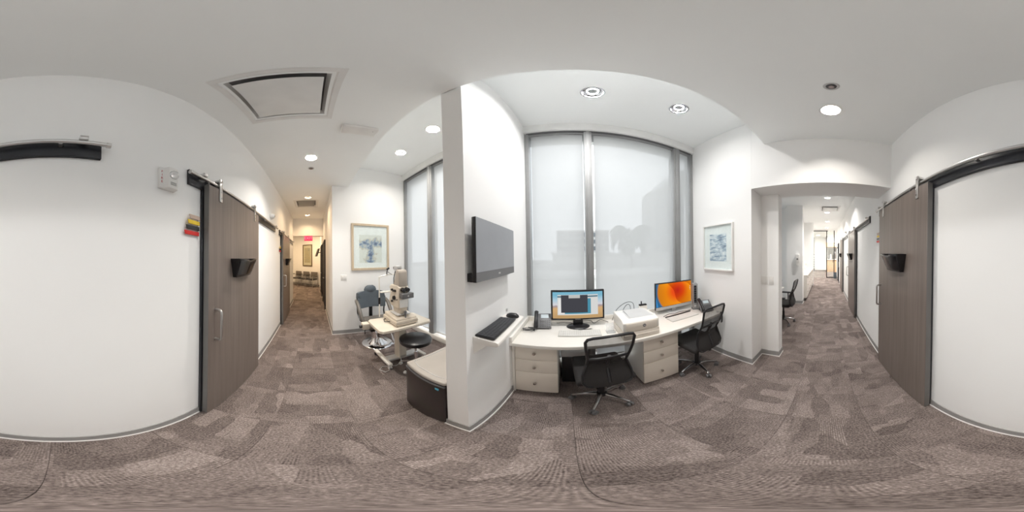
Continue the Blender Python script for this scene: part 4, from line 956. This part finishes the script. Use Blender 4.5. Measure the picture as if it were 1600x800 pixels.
st = thing('exam_stool', 'round black vinyl stool tucked against the instrument table', 'stool', (-1.645, 1.175, 0))
part('cushion', MB().lathe([(.17, .455), (.197, .465), (.205, .49), (.200, .515), (.17, .530), (.001, .532)], n=36), 'bvinyl', st)
part('underside', MB().lathe([(.15, .445), (.17, .456)], n=28), 'black', st)
part('gas_lift', MB().lathe([(.025, .10), (.025, .30), (.014, .30), (.014, .45)], n=16), 'chrome', st)
for k in range(5):
    a = 2*PI*k/5; c, s_ = math.cos(a), math.sin(a)
    lg = part('base_leg', MB().sweep([(0, 0, .10), (.1*c, .1*s_, .095), (.205*c, .205*s_, .065)], [.018, .014, .011], 8), 'chrome', st)
    part('caster', MB().cyl((.205*c-.014*s_, .205*s_+.014*c, .024), (.205*c+.014*s_, .205*s_-.014*c, .024), .024, n=12).cyl((.205*c, .205*s_, .03), (.205*c, .205*s_, .06), .008, n=8).xf(ROT[st]), 'wplast', lg, world=True)

# ------------------------------------------------------------------ side room and counter past the beam
sd = thing('side_desk', 'white desk in the side room past the wall nib', 'desk', (3.3, 1.35, 0))
part('top', MB().box(2.30, 3.95, 1.02, 1.70, .72, .75), 'lami', sd, .003, world=True)
for x in (2.35, 3.90): part('panel_leg', MB().box(x-.02, x+.02, 1.06, 1.66, 0, .72), 'lami', sd, world=True)
part('modesty_panel', MB().box(2.37, 3.88, 1.62, 1.65, .25, .72), 'lami', sd, world=True)
c3 = office_chair('office_chair', 'black office chair in the side room past the wall nib', (3.43, .90, 0), R(-4), .46, R(10))
for sg in (-1, 1):
    part('armrest', MB().sweep([(sg*.24, -.02, .44), (sg*.275, -.02, .50), (sg*.275, -.02, .66)], .014, 8).box(sg*.275-.03, sg*.275+.03, -.12, .12, .66, .685), 'black', c3)
tb = thing('tablet_arm', 'pale tablet on a grey flexible arm above the side room desk', 'tablet', (3.55, 1.12, .75))
part('clamp', MB().box(-.03, .03, -.03, .03, 0, .04), 'gplast', tb, .004); part('arm', MB().sweep([(0, 0, .04), (.02, .02, .18), (.03, 0, .30), (0, -.03, .38), (0, -.06, .40)], .010, 8), 'lgrey', tb)
part('tablet', MB().box(-.10, .10, -.16, 0, 0, .012).xf(Matrix.Translation((0, -.02, .13)) @ Matrix.Rotation(R(-35), 4, 'X')), 'lgrey', tb, .003)
part('head', MB().cyl((0, -.05, .37), (0, -.07, .44), .028, n=14), 'gplast', tb)
ds = thing('soap_dispenser', 'white wall soap dispenser on the pier', 'dispenser', (4.95, .84, 1.20))
part('housing', MB().box(-.10, 0, -.058, .058, .10, .375), 'wplast', ds, .02, 3); part('nozzle', MB().box(-.09, -.02, -.04, .04, .0, .10), 'wplast', ds, .008); part('sensor_window', MB().box(-.103, -.099, -.025, .025, .20, .25), 'gplast', ds, .004)
ct = thing('long_worktop', 'white countertop over the long row of drawers', 'countertop', (6.6, .86, 0))
part('slab', MB().box(5.285, 7.995, .575, 1.155, .85, .885), 'lami', ct, .004, world=True); solo('counter_splashback', MB().box(5.285, 7.995, 1.137, 1.156, .886, .98), 'lami', 'low white splashback behind the long countertop', 'splashback')
for k in range(5):
    x0 = 5.29+k*.541; x1 = x0+.538
    cb = thing('counter_cabinet', ('first', 'second', 'third', 'fourth', 'fifth')[k]+' white drawer cabinet from the soap dispenser pier under the countertop', 'cabinet', ((x0+x1)/2, .87, 0), group='drawer cabinets under the countertop')
    part('body', MB().box(x0, x1, .62, 1.15, .10, .849), 'lami', cb, world=True); part('plinth', MB().box(x0, x1, .68, 1.15, 0, .10), 'black', cb, world=True)
    for j in range(3):
        z0 = .105+j*.248
        dr = part('drawer', MB().box(x0+.003, x1-.003, .600, .619, z0, z0+.243), 'lami', cb, .002, 1, world=True)
        part('knob', MB().cyl(((x0+x1)/2, .60, z0+.17), ((x0+x1)/2, .575, z0+.17), .013, n=10), 'knob', dr, world=True)
fc = thing('faucet', 'curved steel faucet on the countertop', 'faucet', (7.5, 1.02, .885))
part('spout', MB().sweep([(0, 0, 0), (0, 0, .2)]+arc((0, -.07, .2), .07, 0, PI, 8, 'yz')+[(0, -.14, .16)], .011, 8), 'chrome', fc); part('lever', MB().cyl((.05, 0, 0), (.05, 0, .06), .012).cyl((.05, 0, .06), (.08, -.04, .09), .006), 'chrome', fc)
pb = thing('paper_box', 'white tissue box standing on the countertop', 'box', (6.9, .95, .885))
part('carton', MB().box(-.11, .11, -.06, .06, 0, .10), 'wplast', pb, .004); part('tissue', MB().prism([(-.05, 0), (.05, 0), (.07, .05), (0, .08), (-.04, .05)], -.004, .004, 'y').xf(Matrix.Translation((0, 0, .10))), 'mat', pb)
bt = thing('pump_bottle', 'tall white pump bottle on the countertop', 'bottle', (7.2, .88, .885))
part('bottle', MB().lathe([(.035, 0), (.036, .12), (.015, .15), (.015, .17)], n=16), 'wplast', bt); part('pump', MB().cyl((0, 0, .17), (0, 0, .21), .006).cyl((0, 0, .21), (0, -.04, .205), .006), 'lgrey', bt)
# glass partition and lobby
gp = thing('glass_partition', 'black framed glass partition across the corridor end', 'partition', (10.6, .3, 0))
part('head_rail', MB().box(10.58, 10.62, -.16, 1.9, 3.035, 3.085), 'black', gp, world=True)
for y0, y1 in ((.01, .96), (.98, 1.9)): part('pane', MB().box(10.597, 10.603, y0, y1, .01, 3.035), 'glass', gp, world=True)
part('fin_post', MB().box(10.58, 10.62, .96, .98, 0, 3.035), 'black', gp, world=True)
gd = thing('glass_door', 'narrow glass door leaf in a black frame at the corridor end', 'door', (10.6, -.33, 0))
part('stile', MB().box(10.575, 10.625, -.115, -.06, 0, 3.09), 'black', gd, world=True); part('stile', MB().box(10.575, 10.625, -.60, -.545, 0, 3.09), 'black', gd, world=True)
part('bottom_rail', MB().box(10.58, 10.62, -.545, -.115, 0, .06), 'black', gd, world=True); part('pane', MB().box(10.597, 10.603, -.545, -.115, .06, 3.08), 'glass', gd, world=True)
part('pull_bar', MB().cyl((10.55, -.50, 1.0), (10.55, -.50, 1.5), .014), 'black', gd, world=True)
rd = thing('reception_desk', 'pale oak reception desk beyond the glass door', 'desk', (14.3, -1.0, 0))
part('front', MB().box(14.0, 14.06, -1.9, -.12, 0, 1.05), 'oak', rd, world=True); part('counter', MB().box(13.95, 14.6, -1.95, -.08, 1.05, 1.10), 'lami', rd, world=True)
part('plinth', MB().box(14.02, 14.08, -1.9, -.12, 0, .08), 'black', rd, world=True) if False else None
bk = thing('reception_bulkhead', 'oak bulkhead hanging over the reception desk', 'bulkhead', (14.5, -1.0, 2.2))
part('beam', MB().box(14.2, 15.4, -2.4, -.06, 2.15, 2.55), 'oak', bk, world=True)
part('ceiling_drop', MB().box(14.25, 15.35, -2.4, -.1, 2.55, ZC), 'wall', bk, world=True)
for k, (y, h_, m_) in enumerate(((-.30, .34, 'gplast'), (-.48, .42, 'lgrey'))):
    v = thing('desk_display', ('dark upright display on the reception desk', 'light upright display on the reception desk')[k], 'display', (14.25, y, 1.10))
    part('panel', MB().box(-.03, .03, -.06, .06, .015, h_), m_, v, .004); part('foot', MB().box(-.06, .06, -.05, .05, 0, .015), 'black', v)
bi = thing('floor_bin', 'dark blue-grey bin on the floor by the glass door', 'bin', (10.35, -.62, 0))
part('bin_body', MB().prism([(-.10, -.10), (.10, -.10), (.10, .10), (-.10, .10)], 0, .36), M['gvinyl'], bi, .01); part('rim', MB().box(-.108, .108, -.108, .108, .355, .38), 'black', bi, .004)
sc = thing('wall_sconce', 'black wall lamp with two arms by the glass door', 'wall lamp', (9.95, YS, 1.95))
part('plate', MB().cyl((0, 0, 0), (0, .02, 0), .05, n=16), 'black', sc); part('arm', MB().sweep([(0, .02, 0), (0, .12, .02), (0, .16, .10)], .010, 8).sweep([(0, .02, -.02), (0, .10, -.12), (0, .15, -.26)], .010, 8), 'black', sc); part('lamp_head', MB().cyl((0, .16, .08), (0, .16, .22), .03, .045, n=14), 'lgrey', sc); part('lamp_head', MB().cyl((0, .15, -.24), (0, .15, -.38), .05, .03, n=14), 'lgrey', sc)
br = thing('brochure_rack', 'tall grey brochure rack by the lobby wall', 'rack', (14.6, 1.12, 0))
part('back_board', MB().box(.0, .03, -.16, .16, 0, 1.55), 'gplast', br)
for k in range(6): part('shelf_pocket', MB().box(-.07, 0, -.15, .15, .25+k*.21, .36+k*.21), 'lgrey', br)

# ------------------------------------------------------------------ waiting area
def waiting_chair(lab, s_, off, group=None):
    x, y = on_far(s_); nrm = Vector((-fw_.y, fw_.x)); nrm = nrm if nrm.x > 0 else -nrm
    rz = math.atan2(nrm.y, nrm.x)-PI/2            # local +y faces the room
    t = thing('waiting_chair', lab, 'chair', (x+nrm.x*off, y+nrm.y*off, 0), rz, group)
    for sg in (-1, 1):
        part('side_frame', MB().sweep([(sg*.25, .24, .01), (sg*.25, .22, .62), (sg*.25, .16, .65), (sg*.25, -.18, .65), (sg*.25, -.22, .60), (sg*.25, -.24, .01)], .012, 8), 'steel', t)
        part('arm_pad', MB().box(sg*.25-.022, sg*.25+.022, -.16, .18, .655, .68), 'black', t, .008)
    part('seat', MB().box(-.235, .235, -.22, .24, .41, .47), 'bvinyl', t, .02, 3)
    part('backrest', MB().box(-.235, .235, -.27, -.22, .54, .84), 'gvinyl2', t, .022, 3); part('back_strut', MB().box(-.2, -.17, -.26, -.235, .40, .6), 'steel', t); part('back_strut', MB().box(.17, .2, -.26, -.235, .40, .6), 'steel', t)
for s_, l in ((.70, 'black waiting chair under the right half of the gold landscape print'), (1.30, 'black waiting chair under the left half of the gold landscape print'), (1.92, 'black waiting chair at the end of the row beside the side table')):
    waiting_chair(l, s_, .34)
x, y = on_far(2.42)
sdt = thing('side_table', 'small dark side table at the end of the waiting chairs', 'table', (x+.42, y-.42, 0))
part('table_top', MB().box(-.2, .2, -.2, .2, .50, .53), 'gold', sdt, .004)
for a in (-1, 1):
    for b in (-1, 1): part('leg', MB().box(a*.17-.015, a*.17+.015, b*.17-.015, b*.17+.015, 0, .50), 'gold', sdt)
fl_ = thing('dried_flowers', 'gold vase of dried flowers on the waiting area side table', 'vase', (x+.42, y-.42, .53))
part('vase', MB().lathe([(.04, 0), (.06, .06), (.03, .14), (.035, .16)], n=16), 'frame1', fl_)
for k in range(9):
    a = k*.7; part('stem', MB().sweep([(0, 0, .14), (.05*math.cos(a), .05*math.sin(a), .26), (.09*math.cos(a), .09*math.sin(a), .34+.02*(k % 3))], [.003, .003, .016], 6), 'frame1', fl_)
wt_ = thing('wall_television', 'black television on a swing arm in the waiting area', 'television', (-8.1, .372, 1.9))
part('swing_arm', MB().cyl((0, 0, 0), (.0, -.16, 0), .02), 'black', wt_); part('panel', MB().box(-.30, .30, -.02, .02, -.2, .2).xf(Matrix.Translation((0, -.17, 0)) @ Matrix.Rotation(R(7), 4, 'Z') @ Matrix.Rotation(R(-18), 4, 'X')), 'black', wt_, .005)
ex = thing('exit_sign', 'red lit exit sign hanging under the waiting area beam', 'sign', (-6.02, -.18, 2.26))
part('mount', MB().box(-.02, .02, -.05, .05, .19, .25), 'wplast', ex); part('face', MB().box(-.012, .012, -.155, .155, 0, .19), 'exit', ex, .003)
text_part('lettering', 'EXIT', .15, 'exitt', ex, facing((-6.02+.0125, -.18, 2.355), (0, 1, 0), (0, 0, 1)))
